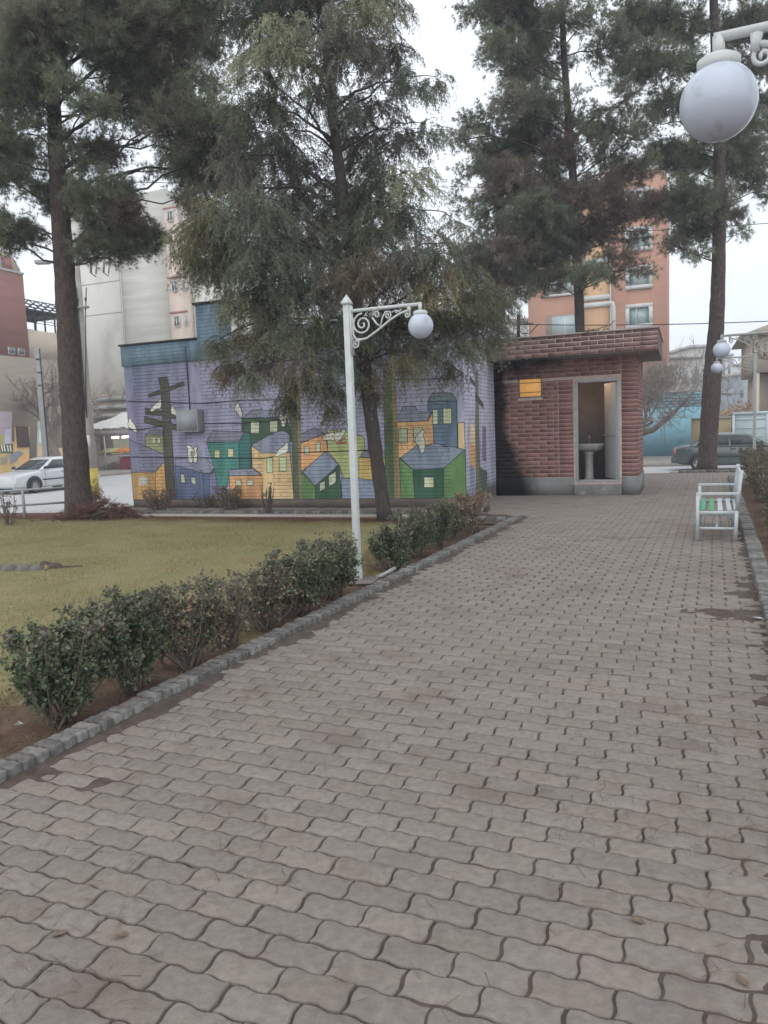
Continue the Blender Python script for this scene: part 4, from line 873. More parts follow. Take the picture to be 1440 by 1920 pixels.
# weeping cypress like tree -------------------------------------------------
def weeper():
    Y = 13.05; trunk_px = [(722, 974, 34, 0), (716, 930, 32, 0), (706, 860, 30, 0), (697, 790, 30, 0), (690, 740, 31, 0), (684, 690, 30, 0), (672, 600, 27, 0), (656, 450, 25, 0), (634, 300, 23, 0), (620, 180, 19, 0), (606, 40, 15, 0), (598, -100, 10, 0), (594, -260, 5, 0)]
    tr = [(P(x, y, Y + dy), w * Y / F / 2 * .86) for x, y, w, dy in trunk_px]; base = tr[0][0].copy()
    t = thing('cypress_tree', 'weeping conifer with drooping olive sprays and a leaning dark trunk before the mural', 'tree', base)
    pts = np.array([q[0] for q in tr]); rad = np.array([q[1] for q in tr]); s = np.r_[0, np.cumsum(np.linalg.norm(np.diff(pts, axis=0), axis=1))]
    ss = np.linspace(0, s[-1], 60); P3 = np.stack([np.interp(ss, s, pts[:, i]) for i in range(3)], 1)
    for _ in range(3): P3[1:-1] = (P3[:-2] + 2 * P3[1:-1] + P3[2:]) / 4
    R3 = np.interp(ss, s, rad) * (1 + rng.normal(0, .04, 60)); R3[0] *= 1.2
    m = MB(); m.tube(P3 - base, R3, 14); m.build('trunk', M['barkdk'], t, smooth=True)
    CL = [(440,30,42,.5),(500,40,60),(580,20,75),(680,20,60),(740,10,40,.7),(540,110,70),(640,110,70),(720,110,55,.9),(470,120,45,.6),(770,165,42,.8,1),(820,160,24,.6,1),(500,200,60),(600,190,45,.9),(700,210,55,.8),(450,230,40,.8),(520,290,62),(590,300,30,.7),(680,300,55),(750,270,50,.8),(800,250,28,.6),(450,330,55),(700,370,60),(770,350,48,.8),(560,380,66),(640,400,55,1.2),(480,420,70),(400,430,52),(365,460,42),(760,430,50,.9),(690,460,62,1.2),(590,470,66,1.1),(500,500,70,1.1),(420,510,55),(362,490,30,.8),(830,490,44,.7),(820,540,50),(760,520,62,1.1),(680,540,60),(590,560,66,1.1),(500,580,60),(455,582,38),(900,560,50,.8),(880,610,45),(940,590,34,.7),(820,610,55),(740,610,55,1.1),(640,620,52),(560,640,52),(480,650,46),(412,655,26),(860,660,30,.8),(780,665,42,.9),(700,660,42),(620,690,40),(560,690,34,.7),(430,690,22,.8),(930,640,26,.7),(405,470,40),(545,-60,80),(650,-60,80),(600,-160,70),(460,-40,50),(640,230,40,.8),(850,430,28,.5),(385,400,30,.6)]
    limbs = MB(); crown = MB(); OL = np.array([(.190, .195, .130), (.165, .178, .128), (.215, .205, .140), (.150, .165, .125), (.180, .162, .130), (.255, .250, .165)])
    OL *= 1.22
    CL += [(430,705,24,1),(560,722,30,1.1),(620,735,26,1.1),(690,712,30,1),(500,692,30,1),(760,690,28,1),(540,760,20,.8),(615,770,16,.8),(465,715,20,.8),(845,700,20,.7),(700,745,18,.7),(900,650,26,.8)]
    for cl in CL:
        px, py, r = cl[:3]; df = cl[3] if len(cl) > 3 else 1.
        dy = rng.uniform(-1.5, 1.3) if py < 560 else rng.uniform(-1.3, .6)
        py -= r * (.18 if py > 380 else .05); df *= .80 if py < 330 else (.85 if py < 480 else 1.0)
        c = P(px, py, Y + dy); R = r * (Y + dy) / F
        hd = np.linalg.norm(c[:2] - P3[20, :2]); zt = min(max(c[2] + .05 * hd + .1 - (.5 if c[2] > 3 else 0), P3[14, 2]), P3[-2, 2]); j = int(np.argmin(np.abs(P3[:, 2] - zt))); a = P3[j]
        up = c + np.array([0, 0, R * .55]); lc = curve(a, up, .10 * hd + .05, 10)
        limbs.tube(lc - base, np.linspace(min(R3[j] * .4, .012 + .009 * hd), .005, 10), 6)
        nf = max(12, int(58 * df * (R / .5) ** 1.5)); tone0 = OL[rng.integers(0, 6)] * rng.uniform(.62, 1.3) * (np.array([1.03, .985, .88]) if py > 380 and rng.random() < .55 else np.array([.94, 1.0, 1.03]))
        pos, dr = [], []
        for q in range(nf):
            az = rng.uniform(0, 6.283); dh = np.array([math.cos(az), math.sin(az), 0]); L = R * rng.uniform(.65, 1.15); s0 = c + rng.normal(size=3) * R * [.25, .25, .34] + [0, 0, R * .2]
            f = np.linspace(0, 1, 8)[:, None]; rise = rng.uniform(.0, .45); fr = s0 + dh * L * f + np.array([0, 0, 1.]) * L * (rise * f * 1.6 - (rise + .55) * f ** 2.1)
            limbs.tube(fr[::(1 if q % 4 == 0 else 3)] - base, .0045, 3, cap=False)
            nn = max(8, int(L / .035)); ff = rng.uniform(.12, 1.02, nn); P_ = np.stack([np.interp(ff, f[:, 0], fr[:, k_]) for k_ in range(3)], 1)
            pos.append(P_); side = rng.normal(size=(nn, 3)) * [.55, .55, .25]; tg = unit(fr[-1] - fr[0]); dr.append(unit(side + tg * .7 + [0, 0, -.25]))
        pos = np.concatenate(pos); dr = np.concatenate(dr); ns_ = len(pos); K = 7
        Ls = rng.uniform(.08, .30, ns_) * (1.25 if py > 560 else 1.0); tt = np.linspace(0, 1, K)[None, :, None]
        S = pos[:, None, :] + dr[:, None, :] * (Ls[:, None, None] * .75) * tt ** .9; S[..., 2] -= Ls[:, None] * .62 * tt[..., 0] ** 1.8
        dv = unit(np.gradient(S, axis=1)); tone = np.repeat(tone0 * rng.uniform(.75, 1.3, (ns_, 1)), K, 0); brn = rng.random(ns_) < .07; tone[np.repeat(brn, K)] = (.19, .13, .09)
        cen = S.reshape(-1, 3) + rng.normal(0, .010, (ns_ * K, 3))
        V, C = needles(cen, unit(dv.reshape(-1, 3) + [0, 0, -.1]), 4, .065, .0085, tone, (.15, .95), .2); addn(crown, V, C)
    crown.build('crown', M['needle'], t, off=base); limbs.build('limbs', M['barkdk'], t, smooth=True); print('weeper', sum(len(x) for x in crown.v) // 3)
weeper()

# bare deciduous trees -------------------------------------------------------
def bare(name, label, base, hgt, r0, lean, depth, mat, spread=.75, seed=1, nb=3, tw=.006, group=None, cat='tree', d0=(0, 0, 1)):
    rs = np.random.default_rng(seed); t = thing(name, label, cat, base, 0, group); trk = MB(); br = MB()
    def grow(p, d, L, r, k):
        n = 4; pts = [p]; q = p.copy(); dd = d.copy()
        for _ in range(n): dd = unit(dd + rs.normal(0, .16, 3) + [0, 0, .05]); q = q + dd * L / n; pts.append(q.copy())
        rr = np.linspace(r, max(r * .62, tw * .6), n + 1)
        (trk if k >= depth - 0 else br).tube(pts, rr, 7 if r > .03 else (4 if r > .012 else 3), cap=False)
        if k == 0: return
        for i in range(nb if k < depth else nb + 1):
            e = unit(dd + unit(rs.normal(size=3)) * spread * rs.uniform(.6, 1.25)); f = rs.uniform(.45, 1) if i else 1
            ps = pts[int(f * n)]; grow(ps, e, L * rs.uniform(.6, .85), max(r * rs.uniform(.45, .65), tw), k - 1)
    grow(np.zeros(3), unit(np.array(d0, float) + lean), hgt, r0, depth)
    trk.build('trunk', mat, t, smooth=True); br.build('branches', mat, t, smooth=True); return t
M['twig'] = pmat('twig', (.30, .255, .215), (.22, .185, .16), 5, .9)
M['twigd'] = pmat('twigd', (.12, .095, .08), (.17, .14, .12), 5, .9)

# shrubs ----------------------------------------------------------------------
LG = np.array([(.088, .122, .062), (.110, .148, .072), (.068, .098, .052), (.150, .178, .100), (.100, .112, .068)])
LP_ = np.array([(.165, .135, .112), (.125, .105, .085), (.20, .165, .125), (.11, .13, .07), (.12, .15, .075)])
LB = np.array([(.26, .17, .11), (.20, .13, .09), (.32, .22, .15), (.15, .105, .078)])
def leaves(c, d, l, w, col):
    """folded leaves at centres c pointing along d"""
    n = len(c); up = unit(rng.normal(size=(n, 3)) + [0, 0, 1.2]); s = unit(np.cross(d, up)); L = (rng.uniform(.6, 1.15, n) * l)[:, None]; Wd = (rng.uniform(.7, 1.1, n) * w)[:, None]
    nn = unit(np.cross(s, d)); V = np.stack([c, c + d * L * .55 + s * Wd / 2 - nn * Wd * .15, c + d * L, c + d * L * .55 - s * Wd / 2 - nn * Wd * .15], 1).reshape(-1, 3)
    i = np.arange(n)[:, None] * 4; F_ = np.concatenate([i + [0, 1, 2], i + [0, 2, 3]]); cc = col * rng.uniform(.7, 1.3, n)[:, None]
    return V, F_, np.repeat(cc, 4, 0)
def shrub(label, base, rx, ry, h, nleaf, pal, ll=.034, lw=.022, nst=14, z0=.25, group=None, top=None, rot=-TP, name='shrub', stem=None, tw=.0035, per=9):
    t = thing(name, label, 'shrub', base, rot, group); sm = MB(); lm = MB()
    cs, ds, cl = [], [], []
    tips = []
    for i in range(nst):
        a = rng.uniform(0, 6.28); ex = np.array([math.cos(a) * rx * rng.uniform(.2, .95), math.sin(a) * ry * rng.uniform(.2, .95), h * rng.uniform(.72, 1.0)])
        b = np.array([rng.normal(0, rx * .12), rng.normal(0, ry * .12), -.04]); mid = (b + ex) / 2 + [ex[0] * .22, ex[1] * .22, -.02]
        pts = [b, mid, ex]; sm.tube(pts, (tw * 2, tw * 1.4, tw * .7), 5, cap=False)
        for q in range(7):
            f = rng.uniform(.3, 1); p = b * (1 - f) ** 2 + mid * 2 * f * (1 - f) + ex * f * f; e = p + unit(rng.normal(size=3) + [0, 0, .35]) * rng.uniform(.4, 1) * min(rx, h) * .42
            e[0] = np.clip(e[0], -rx, rx); e[1] = np.clip(e[1], -ry, ry); e[2] = min(e[2], h * rng.uniform(.95, 1.06)); sm.tube([p, (p + e) / 2 + rng.normal(0, .01, 3), e], (tw, tw * .8, tw * .5), 3, cap=False); tips.append((p, e))
    if nleaf:
        k = nleaf // per
        for _ in range(k):
            p, e = tips[rng.integers(len(tips))]; f = rng.uniform(.3, 1.05); c = p * (1 - f) + e * f
            if c[2] < z0 * h and rng.random() < .75: continue
            dd = unit(rng.normal(size=(per, 3)) + [0, 0, .15]); cs.append(c + rng.normal(0, .018, (per, 3)) + dd * .008); ds.append(dd)
            pp = pal
            if top is not None and rng.random() < np.clip((c[2] / h - .62) * 2.6, .05, .85): pp = top
            cl.append(pp[rng.integers(0, len(pp), per)])
        V, F_, C = leaves(np.concatenate(cs), np.concatenate(ds), ll, lw, np.concatenate(cl)); lm.add(V, F_, col=C); lm.build('leaves', M['leaf'], t)
    sm.build('stems', stem or M['twigd'], t, smooth=True); return t
hp = lambda u, dv=0: WP(-3.20 + dv, u, -.03)
HG = 'clipped shrubs of the left hedge'
rows = [  # u, rx(across), ry(along), h, leaves, label
 (2.98, .23, .27, .56, 4000, 'green shrub at the near end of the left hedge with bent bare stems', 0),
 (3.50, .24, .31, .58, 4400, 'dense green shrub, second from the near end of the left hedge', 0),
 (4.02, .23, .29, .54, 1900, 'shrub with thinning leaves and purple top in the front half of the left hedge', 1),
 (4.52, .22, .25, .50, 620, 'mostly bare twiggy shrub in the middle of the left hedge', 2),
 (5.02, .23, .27, .52, 1200, 'half bare shrub just beyond the twiggy middle of the left hedge', 1),
 (5.55, .25, .32, .57, 3300, 'dark green shrub with brown top, second before the lamp post', 0),
 (6.12, .25, .31, .57, 3400, 'full green shrub with reddish tips, last before the lamp post', 0)]
for u, rx, ry, h, nlf, lab, kd in rows:
    shrub(lab, hp(u, rng.normal(0, .02)), rx * 1.3, ry * 1.36, h, int(nlf * 2.0), LG if kd < 1 else (np.concatenate([LG, LP_, LB]) if kd == 1 else np.concatenate([LG[:2], LP_, LB, LB])), top=LP_, group=HG, z0=.26, nst=30 if kd else 24)
rows2 = [(7.62, .28, .34, .50, 3000, 'low green shrub right behind the white lamp post', 0), (8.40, .30, .38, .58, 3200, 'green shrub in front of the leaning dark trunk', 0), (9.10, .30, .40, .60, 3000, 'wide green shrub just right of the leaning trunk', 0),
 (9.85, .28, .40, .56, 2400, 'green and brown shrub between the leaning trunk and the dry one', 1), (10.65, .30, .42, .62, 2300, 'dry orange brown shrub at the far end of the hedge', 2)]
for u, rx, ry, h, nlf, lab, kd in rows2:
    shrub(lab, hp(u, -.02), rx, ry, h, int(nlf * 1.7), (LG, np.concatenate([LG, LB]), LB)[kd], top=(LP_, LB, LB)[kd], group='shrubs between the lamp post and the toilet', z0=.15, nst=16)
shrub('small leafy shoots at the bottom left corner of the hedge', hp(2.10, -.28), .16, .20, .34, 260, LG, nst=6, z0=.1)
for px, py, rx, h, nlf, pal, lab, nst in [(300, 962, .55, .50, 1500, LB, 'brown dry bush before the yellow painted house', 26), (432, 958, .38, .52, 1500, np.concatenate([LG, LB]), 'olive brown bush before the blue and teal painted houses', 18), (503, 966, .16, .62, 200, LP_, 'upright leafless bush before the tan painted house', 16),
    (385, 955, .34, .34, 300, LB, 'low twiggy bush at the thin pipe by the mural', 14), (545, 950, .2, .26, 60, LB, 'tiny bare bush at the foot of the painted tree trunk', 8)]:
    shrub(lab, G(px, py, -.03), rx, .3, h, nlf, pal, ll=.04, lw=.022, nst=nst, z0=.05, rot=-TB, tw=.006)
shrub('sparse red leaved shrub by the guard rail at the left border', G(18, 985, -.03), .30, .25, .60, 180, LB * .8, ll=.05, lw=.03, nst=9, rot=-TB, tw=.007)
for i, (u, v, h, lab) in enumerate([(8.2, .98, .62, 'brown dry shrub nearest to us behind the right kerb'), (10.0, .95, .66, 'brown dry shrub right behind the near end of the bench'), (11.8, .92, .72, 'brown shrub behind the far end of the bench'), (13.6, .90, .78, 'brown shrub between the bench and the grey lamp post'), (15.4, .88, .84, 'low brown shrub before the distant grey lamp post'), (17.2, .86, .88, 'brown shrub around the foot of the distant lamp post'), (19.0, .84, .90, 'last brown shrub of the right row, before the grey car')]):
    shrub(lab, WP(v, u, -.03), .40, .98, h, 6500, np.concatenate([LB * .72, LB * .6, LG]), ll=.035, lw=.022, nst=26, z0=.05, group='brown shrubs of the right row', tw=.005)

# ------------------------------------------------------------------ cars
def car(name, label, loc, rot, paint, Lc=4.4, Wc=1.70, Hc=1.40, style='sedan', front_light=None):
    """local x: 0 = front bumper, Lc = rear; y = width"""
    t = thing(name, label, 'car', loc, rot, None)
    w = Wc / 2
    if style == 'sedan':
        st = [(0, .62, .30, .64), (.06, .74, .24, .71), (.35, .80, .22, .79), (.8, .84, .20, .85), (1.35, .85, .20, .90), (2.2, .85, .20, .93), (3.2, .85, .20, .94), (3.7, .83, .22, .96), (4.25, .78, .26, .94), (4.36, .72, .30, .88), (4.4, .62, .34, .72)]
        gh = (1.20, 2.02, 3.05, 3.78)
    else:
        st = [(0, .60, .30, .55), (.06, .72, .24, .62), (.35, .78, .22, .72), (.8, .80, .20, .78), (1.3, .81, .20, .88), (2.2, .81, .20, .92), (3.2, .81, .20, .94), (3.7, .80, .22, .96), (4.1, .78, .24, .95), (4.33, .74, .30, .90), (4.4, .66, .34, .60)]
        gh = (1.15, 1.85, 3.15, 3.85)
    m = MB(); V = []
    sec = lambda x, ww, zb, zt: [(x, -ww * .55, zt + .012), (x, -ww * .90, zt - .01), (x, -ww * .985, zt - .07), (x, -ww, (zb + zt) / 2), (x, -ww * .97, zb + .06), (x, -ww * .85, zb), (x, ww * .85, zb), (x, ww * .97, zb + .06), (x, ww, (zb + zt) / 2), (x, ww * .985, zt - .07), (x, ww * .90, zt - .01), (x, ww * .55, zt + .012)]
    for x, ww, zb, zt in st: V += sec(x, ww * w / .85, zb, zt)
    n = 12; k = len(st); fs = [(i * n + j, i * n + (j + 1) % n, (i + 1) * n + (j + 1) % n, (i + 1) * n + j) for i in range(k - 1) for j in range(n)] + [tuple(range(n - 1, -1, -1)), tuple((k - 1) * n + j for j in range(n))]
    m.add(V, fs)
    a, b, c, d = gh; zb = .92; bw = w * .93; tw_ = w * .72
    R = [(a, bw, zb - .02), (b, tw_, Hc - .04), (b + .25, tw_ * 1.02, Hc), (c - .2, tw_ * 1.02, Hc), (c, tw_, Hc - .03), (d, bw, zb + .02)]
    # greenhouse: rings base / shoulder / roof
    base = [(a, -bw, zb - .03), (d, -bw, zb), (d, bw, zb), (a, bw, zb - .03)]
    sh = [(b, -tw_, Hc - .07), (c, -tw_, Hc - .06), (c, tw_, Hc - .06), (b, tw_, Hc - .07)]
    rf = [(b + .14, -tw_ * .8, Hc - .005), (c - .16, -tw_ * .8, Hc), (c - .16, tw_ * .8, Hc), (b + .14, tw_ * .8, Hc - .005)]
    V = base + sh + rf; fs = [(0, 1, 5, 4), (1, 2, 6, 5), (2, 3, 7, 6), (3, 0, 4, 7), (4, 5, 9, 8), (5, 6, 10, 9), (6, 7, 11, 10), (7, 4, 8, 11), (8, 9, 10, 11)]
    m.add(V, fs)
    body = m.build('body', paint, t, smooth=False, bevel=.02)
    A = [np.array(q, float) for q in base + sh]
    def pane(p, q, r, s, u0, u1, v0, v1, nrm, nm):
        f = lambda u, v: (p * (1 - u) + q * u) * (1 - v) + (s * (1 - u) + r * u) * v
        g = MB(); o = np.array(nrm) * .018; P4 = [f(u0, v0) + o, f(u1, v0) + o, f(u1, v1) + o, f(u0, v1) + o]
        g.prism(P4, np.array(nrm) * -.014); g.build(nm, M['cglass'], t)
    sn = lambda s: (0, s * .93, .36)
    for s, i0, i1, j0, j1 in ((-1, 0, 1, 4, 5), (1, 3, 2, 7, 6)):
        lo0, lo1, hi0, hi1 = A[i0], A[i1], A[j0], A[j1]
        mid_ = .47
        pane(lo0, lo1, hi1, hi0, .07, mid_, .10, .88, sn(s), 'side_window'); pane(lo0, lo1, hi1, hi0, mid_ + .025, .93, .10, .88, sn(s), 'side_window')
    pane(A[3], A[0], A[4], A[7], .07, .93, .06, .90, (-.6, 0, .8), 'windscreen'); pane(A[1], A[2], A[6], A[5], .07, .93, .06, .88, (.62, 0, .78), 'rear_window')
    for x in (.85, 3.50):
        for s in (-1, 1):
            g = MB(); g.v = []
            prof = [(.20, -.09), (.285, -.10), (.30, -.07), (.305, 0), (.30, .07), (.285, .10), (.20, .09)]
            an = np.arange(20) * 2 * math.pi / 20; Vv = [(x + r * math.cos(q), s * (w - .075) + yy, .30 + r * math.sin(q)) for r, yy in prof for q in an]
            kk = len(prof); g.add(Vv, [(i * 20 + j, i * 20 + (j + 1) % 20, (i + 1) * 20 + (j + 1) % 20, (i + 1) * 20 + j) for i in range(kk - 1) for j in range(20)])
            wh = g.build('tyre', M['rubber'], None, smooth=True)
            g2 = MB(); Vv = [(x + r * math.cos(q), s * (w - .075 + yy), .30 + r * math.sin(q)) for r, yy in ((.205, .085), (.16, .07), (.06, .095), (.001, .095)) for q in an]
            g2.add(Vv, [(i * 20 + j, i * 20 + (j + 1) % 20, (i + 1) * 20 + (j + 1) % 20, (i + 1) * 20 + j) for i in range(3) for j in range(20)]); rm = g2.build('rim', M['rim'], None, smooth=True)
            wt = bpy.data.objects.new('wheel', None); COL.objects.link(wt); wt.parent = t; wh.parent = wt; rm.parent = wt
            g = MB(); Vv = [(x + r * math.cos(q), s * (w + yy), .32 + r * math.sin(q)) for r, yy in ((.345, .002), (.37, .004), (.375, -.05)) for q in np.linspace(-.15, math.pi + .15, 18)]
            g.add(Vv, [(i * 18 + j, i * 18 + j + 1, (i + 1) * 18 + j + 1, (i + 1) * 18 + j) for i in range(2) for j in range(17)]); g.add([(x + .345 * math.cos(q), s * (w + .002), .32 + .345 * math.sin(q)) for q in np.linspace(-.2, math.pi + .2, 18)], [tuple(range(18))], 1)
            g.build('wheel_arch', [M['blackm'], M['blackm']], t)
    for s in (-1, 1):
        g = MB(); g.box(.02, .14, s * w * .58 - .17, s * w * .58 + .17, .58, .70); g.build('headlight', pmat('hl', (.5, .5, .5), None, rough=.1, spec=.8), t, bevel=.02)
        g = MB(); g.box(Lc - .10, Lc + .004, s * w * .64 - .20, s * w * .64 + .20, .62, .84); g.build('tail_light', pmat('tlm', (.28, .035, .03), (.45, .30, .28), 14, .15, spec=.7), t, bevel=.02)
        g = MB(); g.box(1.36, 1.46, s * (w + .04) - .07, s * (w + .04) + .07, .94, 1.05); g.build('mirror', M['blackm'], t, bevel=.02)
        for x in (2.25, 3.10): g = MB(); g.box(x, x + .16, s * (w + .002) - .012, s * (w + .002) + .012, .78, .81); g.build('door_handle', M['blackm'], t)
    bm_ = M['bump_' + name] if 'bump_' + name in M else M['blackm']
    g = MB(); g.box(-.06, .10, -w * .88, w * .88, .28, .46); g.build('bumper', bm_, t, bevel=.03)
    g = MB(); g.box(Lc - .10, Lc + .07, -w * .90, w * .90, .30, .52); g.build('bumper', bm_, t, bevel=.03)
    g = MB()
    for s in (-1, 1): g.box(.95 + .30, 3.16, s * (w + .002) - .010, s * (w + .002) + .010, .50, .545); [g.box(x, x + .012, s * (w + .0015) - .002, s * (w + .0015) + .002, .28, .90) for x in (1.38, 2.42, 3.22)]
    g.build('side_trim', M['blackm'], t); return t
M['carw'] = pmat('carw', (.62, .63, .65), (.56, .57, .59), 2, .25, spec=.6, coat=.6, dirt=(.40, .39, .37), dscale=3, dlo=.6, dhi=.8)
M['carg'] = pmat('carg', (.075, .10, .09), (.06, .082, .075), 2, .22, spec=.6, coat=.6)
M['bump_white_car'] = pmat('bw', (.52, .53, .54), None, rough=.4); M['bump_grey_car'] = pmat('bg', (.10, .12, .115), (.08, .095, .09), 4, .5)
fw_ = G(37, 925, ZR); c = fw_ - EU * .85 - EV * .0
car('white_car', 'silver white sedan driving on the road behind the big left pine', c, math.atan2(EU[1], EU[0]) - math.radians(2), M['carw'])
gc = G(1262, 884, ZR) + EU * .85
car('grey_car', 'dark grey green hatchback parked behind the right pine', gc + EV * 4.4, math.atan2(-EV[1], -EV[0]), M['carg'], style='hatch', Hc=1.38)

# ------------------------------------------------------------------ guard rail and poles
g0 = G(42, 973, -.03)
t = thing('guard_rail', 'grey two bar pipe railing between the lawn and the road', 'railing', g0)
def gp(px, py, Y=None): return P(px, py, g0[1] if Y is None else Y) - g0
m = MB(); top = gp(42, 919); l0 = top; l1 = top + (EU * 0 + np.array([-1.9, -.9, 0])); r1 = top + np.array([1.15, .55, 0])
for dz in (0, -.31):
    m.tube([l1 + [0, 0, dz], l0 + [0, 0, dz], r1 + [0, 0, dz]], .024, 8)
m.build('rail', M['metal'], t, smooth=True)
for q in (l0, l1, r1): m = MB(); m.tube([(q[0], q[1], -.1), (q[0], q[1], q[2] + .01)], .032, 8); m.build('rail_post', M['metal'], t, smooth=True)

b = G(62, 893, -.25); b = W(-31.6, 31.6, -.25)
pt = onV(46, 655, -31.6)
t = thing('utility_pole', 'square grey concrete utility pole in front of the bare leaning street tree', 'pole', b)
hgt = P(46, 655, b[1])[2] - b[2]
m = MB(); m.beam((0, 0, 0), (.0, 0, hgt), .26, .24); m.build('pole', M['postg'], t, bevel=.02)
m = MB()
for i in range(3): z = hgt * .72 + i * hgt * .1; m.beam((-.05, -.14, z), (.22, -.14, z), .04, .05)
m.tube([(.15, -.05, .2), (.17, -.08, hgt * .5), (.15, -.05, hgt)], .03, 6); m.build('steps', M['blackm'], t)
b = G(178, 936, ZR); t = thing('utility_pole', 'tall round pole with crossarm and fuses right behind the big pine, yellow at its foot', 'pole', b)
PL = lambda px, py: P(px, py, b[1]) - b
ztop = PL(150, 482)[2]
m = MB(); m.tube([(0, 0, 0), (0, 0, ztop)], (.16, .09), 12); m.build('pole', pmat('pole2', (.38, .35, .31), (.30, .28, .25), 4, .8, .3, 30), t, smooth=True)
m = MB(); m.tube([(0, 0, .12), (0, 0, 1.05)], .167, 12); m.build('yellow_band', pmat('yel', (.55, .42, .08), (.42, .32, .08), 5, .7), t)
m = MB(); m.tube([(0, -.15, 1.75), (0, -.15, 2.15)], .06, 8); m.build('notice', M['white'], t)
z1 = PL(160, 577)[2]; m = MB(); m.beam((-.32, -.13, z1), (.34, -.13, z1), .08, .08); m.build('crossarm', M['postg'], t)
m = MB()
for dx in (-.25, -.02, .22):
    m.tube([(dx, -.13, z1 - .1), (dx * 1.35, -.13, z1 + .62)], .018, 5); m.tube([(dx * 1.1, -.13, z1 + .2), (dx * 1.15, -.13, z1 + .3)], .035, 6)
    m.tube([(dx, -.13, z1), (dx * .7, -.15, z1 - 1.2), (dx * .2, -.17, z1 - 2.6), (0, -.17, z1 - 3.6)], .016, 5)
m.build('insulators', M['blackm'], t)
z2 = PL(180, 490)[2]; m = MB(); m.beam((-.3, 0, z2 + .05), (.85, 0, z2 + .05), .08, .08)
m.build('crossarm', M['postg'], t)
for px in (179, 203):
    a = PL(px, 492); m = MB(); m.tube([(a[0] + .07, -.05, z2), (a[0] + .0, -.05, z2 - .42)], .022, 6); m.tube([(a[0] - .12, -.05, z2 - .02), (a[0] - .16, -.05, z2 - .38)], .035, 6); m.tube([(a[0] - .16, -.05, z2 - .38), (a[0], -.05, z2 - .5)], .02, 5); m.build('fuse_cutout', pmat('fuse', (.24, .24, .24), (.16, .16, .16), 9, .5), t)
a = PL(83, 489); m = MB(); m.tube([(-.05, 0, z2 - .1), (a[0] + .25, 0, z2 + .0), (a[0] + .1, 0, z2 + .06)], .03, 6); m.box(a[0] - .28, a[0] + .16, -.12, .12, z2 - .02, z2 + .09); m.build('lamp_arm', M['postg'], t, bevel=.01)

# ------------------------------------------------------------------ left buildings
def window(parent, orig, x0, x1, z0, z1, y, frame, glass, fw=.08, mull=1, face=1, nm='window', dep=.10):
    m = MB()
    for q in ((x0, x1, z0, z0 + fw), (x0, x1, z1 - fw, z1), (x0, x0 + fw, z0 + fw, z1 - fw), (x1 - fw, x1, z0 + fw, z1 - fw)): m.box(q[0], q[1], y - dep * face if face > 0 else y, y if face > 0 else y + dep, q[2], q[3])
    for i in range(mull): xc = x0 + (x1 - x0) * (i + 1) / (mull + 1) * (1 if mull != 1 else .8); m.box(xc - .03, xc + .03, min(y - dep * .7 * face, y), max(y - dep * .7 * face, y), z0 + fw, z1 - fw)
    o = m.build(nm, frame, parent); m = MB(); m.box(x0 + fw, x1 - fw, min(y - .02 * face, y - .005 * face), max(y - .02 * face, y - .005 * face), z0 + fw, z1 - fw); m.build('pane', glass, o); return o
M['redb'] = pmat('redb', (.40, .20, .17), (.33, .17, .15), .6, .85, .2, 12, squash=(1, 1, 6), lo=.3, hi=.7)
M['beige'] = pmat('beige', (.56, .48, .38), (.48, .41, .33), .5, .9, .2, 8)
M['brownb'] = pmat('brownb', (.42, .355, .29), (.35, .295, .245), .5, .9, .4, 10, squash=(1, 1, 6))
M['conc1'] = pmat('conc1', (.66, .64, .58), (.59, .575, .525), .35, .9, .2, 6, dirt=(.50, .475, .42), dscale=.45, dlo=.48, dhi=.62, squash=(1, 1, .5))
M['conc2'] = pmat('conc2', (.56, .545, .49), (.44, .435, .395), .7, .9, .2, 6, squash=(.3, 1, 3))
M['pink'] = pmat('pink', (.66, .545, .465), (.60, .49, .42), .6, .85)
VF = -34.5
uA = onV(0, 600, VF)[0] - 14; uB = onV(50, 600, VF)[0]; uC = onV(150, 640, VF)[0]
zl = onV(25, 668, VF)[1]; zr_ = onV(25, 511, VF)[1]; zw = onV(85, 622, VF)[1]
t = bthing('corner_building', 'brick corner building, red upstairs over a long beige and brown ground floor wall', 'building', VF, uB, ZR)
y0, y1 = uA - uB, uC - uB; zo = -ZR
m = MB(); m.box(-9, 0, y0, y1, 0, zl + zo); m.build('lower_wall', M['brownb'], t)
m = MB(); m.box(-9, -.02, 0.02, y1, zl + zo, zw + zo); m.build('terrace_wall', M['beige'], t)
m = MB(); m.box(-8, -.0, y0, 0, zl + zo + .01, zr_ + zo); up = m.build('upper_wall', M['redb'], t)
ze = onV(20, 474, VF)[1]; ye = onV(22, 480, VF)[0] - uB
m = MB(); m.prism([(-7.8, y0, zr_ + zo + .01), (-7.8, -.1, zr_ + zo + .01), (-7.8, -.1, zr_ + zo + .25), (-7.8, ye, ze + zo), (-7.8, y0, ze + zo + .6)], (7.75, 0, 0)); m.build('attic', M['beige'], t)
m = MB(); m.box(-8, .04, y0, .05, zr_ + zo, zr_ + zo + .12); m.build('ledge', M['white'], t)
yw = onV(3, 495, VF)[0] - uB; yw1 = onV(22, 495, VF)[0] - uB
zz0, zz1 = zr_ + zo + .13, onV(10, 480, VF)[1] + zo
m = MB(); m.box(-.05, .02, yw, yw1, zz0, zz1); m.build('attic_panel', M['redb'], t)
m = MB(); m.box(-.05, .05, yw - 1.4, yw - .05, zz0, zz1); w_ = m.build('window', M['white'], t); m = MB(); m.box(.05, .06, yw - 1.3, yw - .15, zz0 + .1, zz1 - .1); m.build('pane', M['glass'], w_)
zq = onV(30, 655, VF)[1] + zo
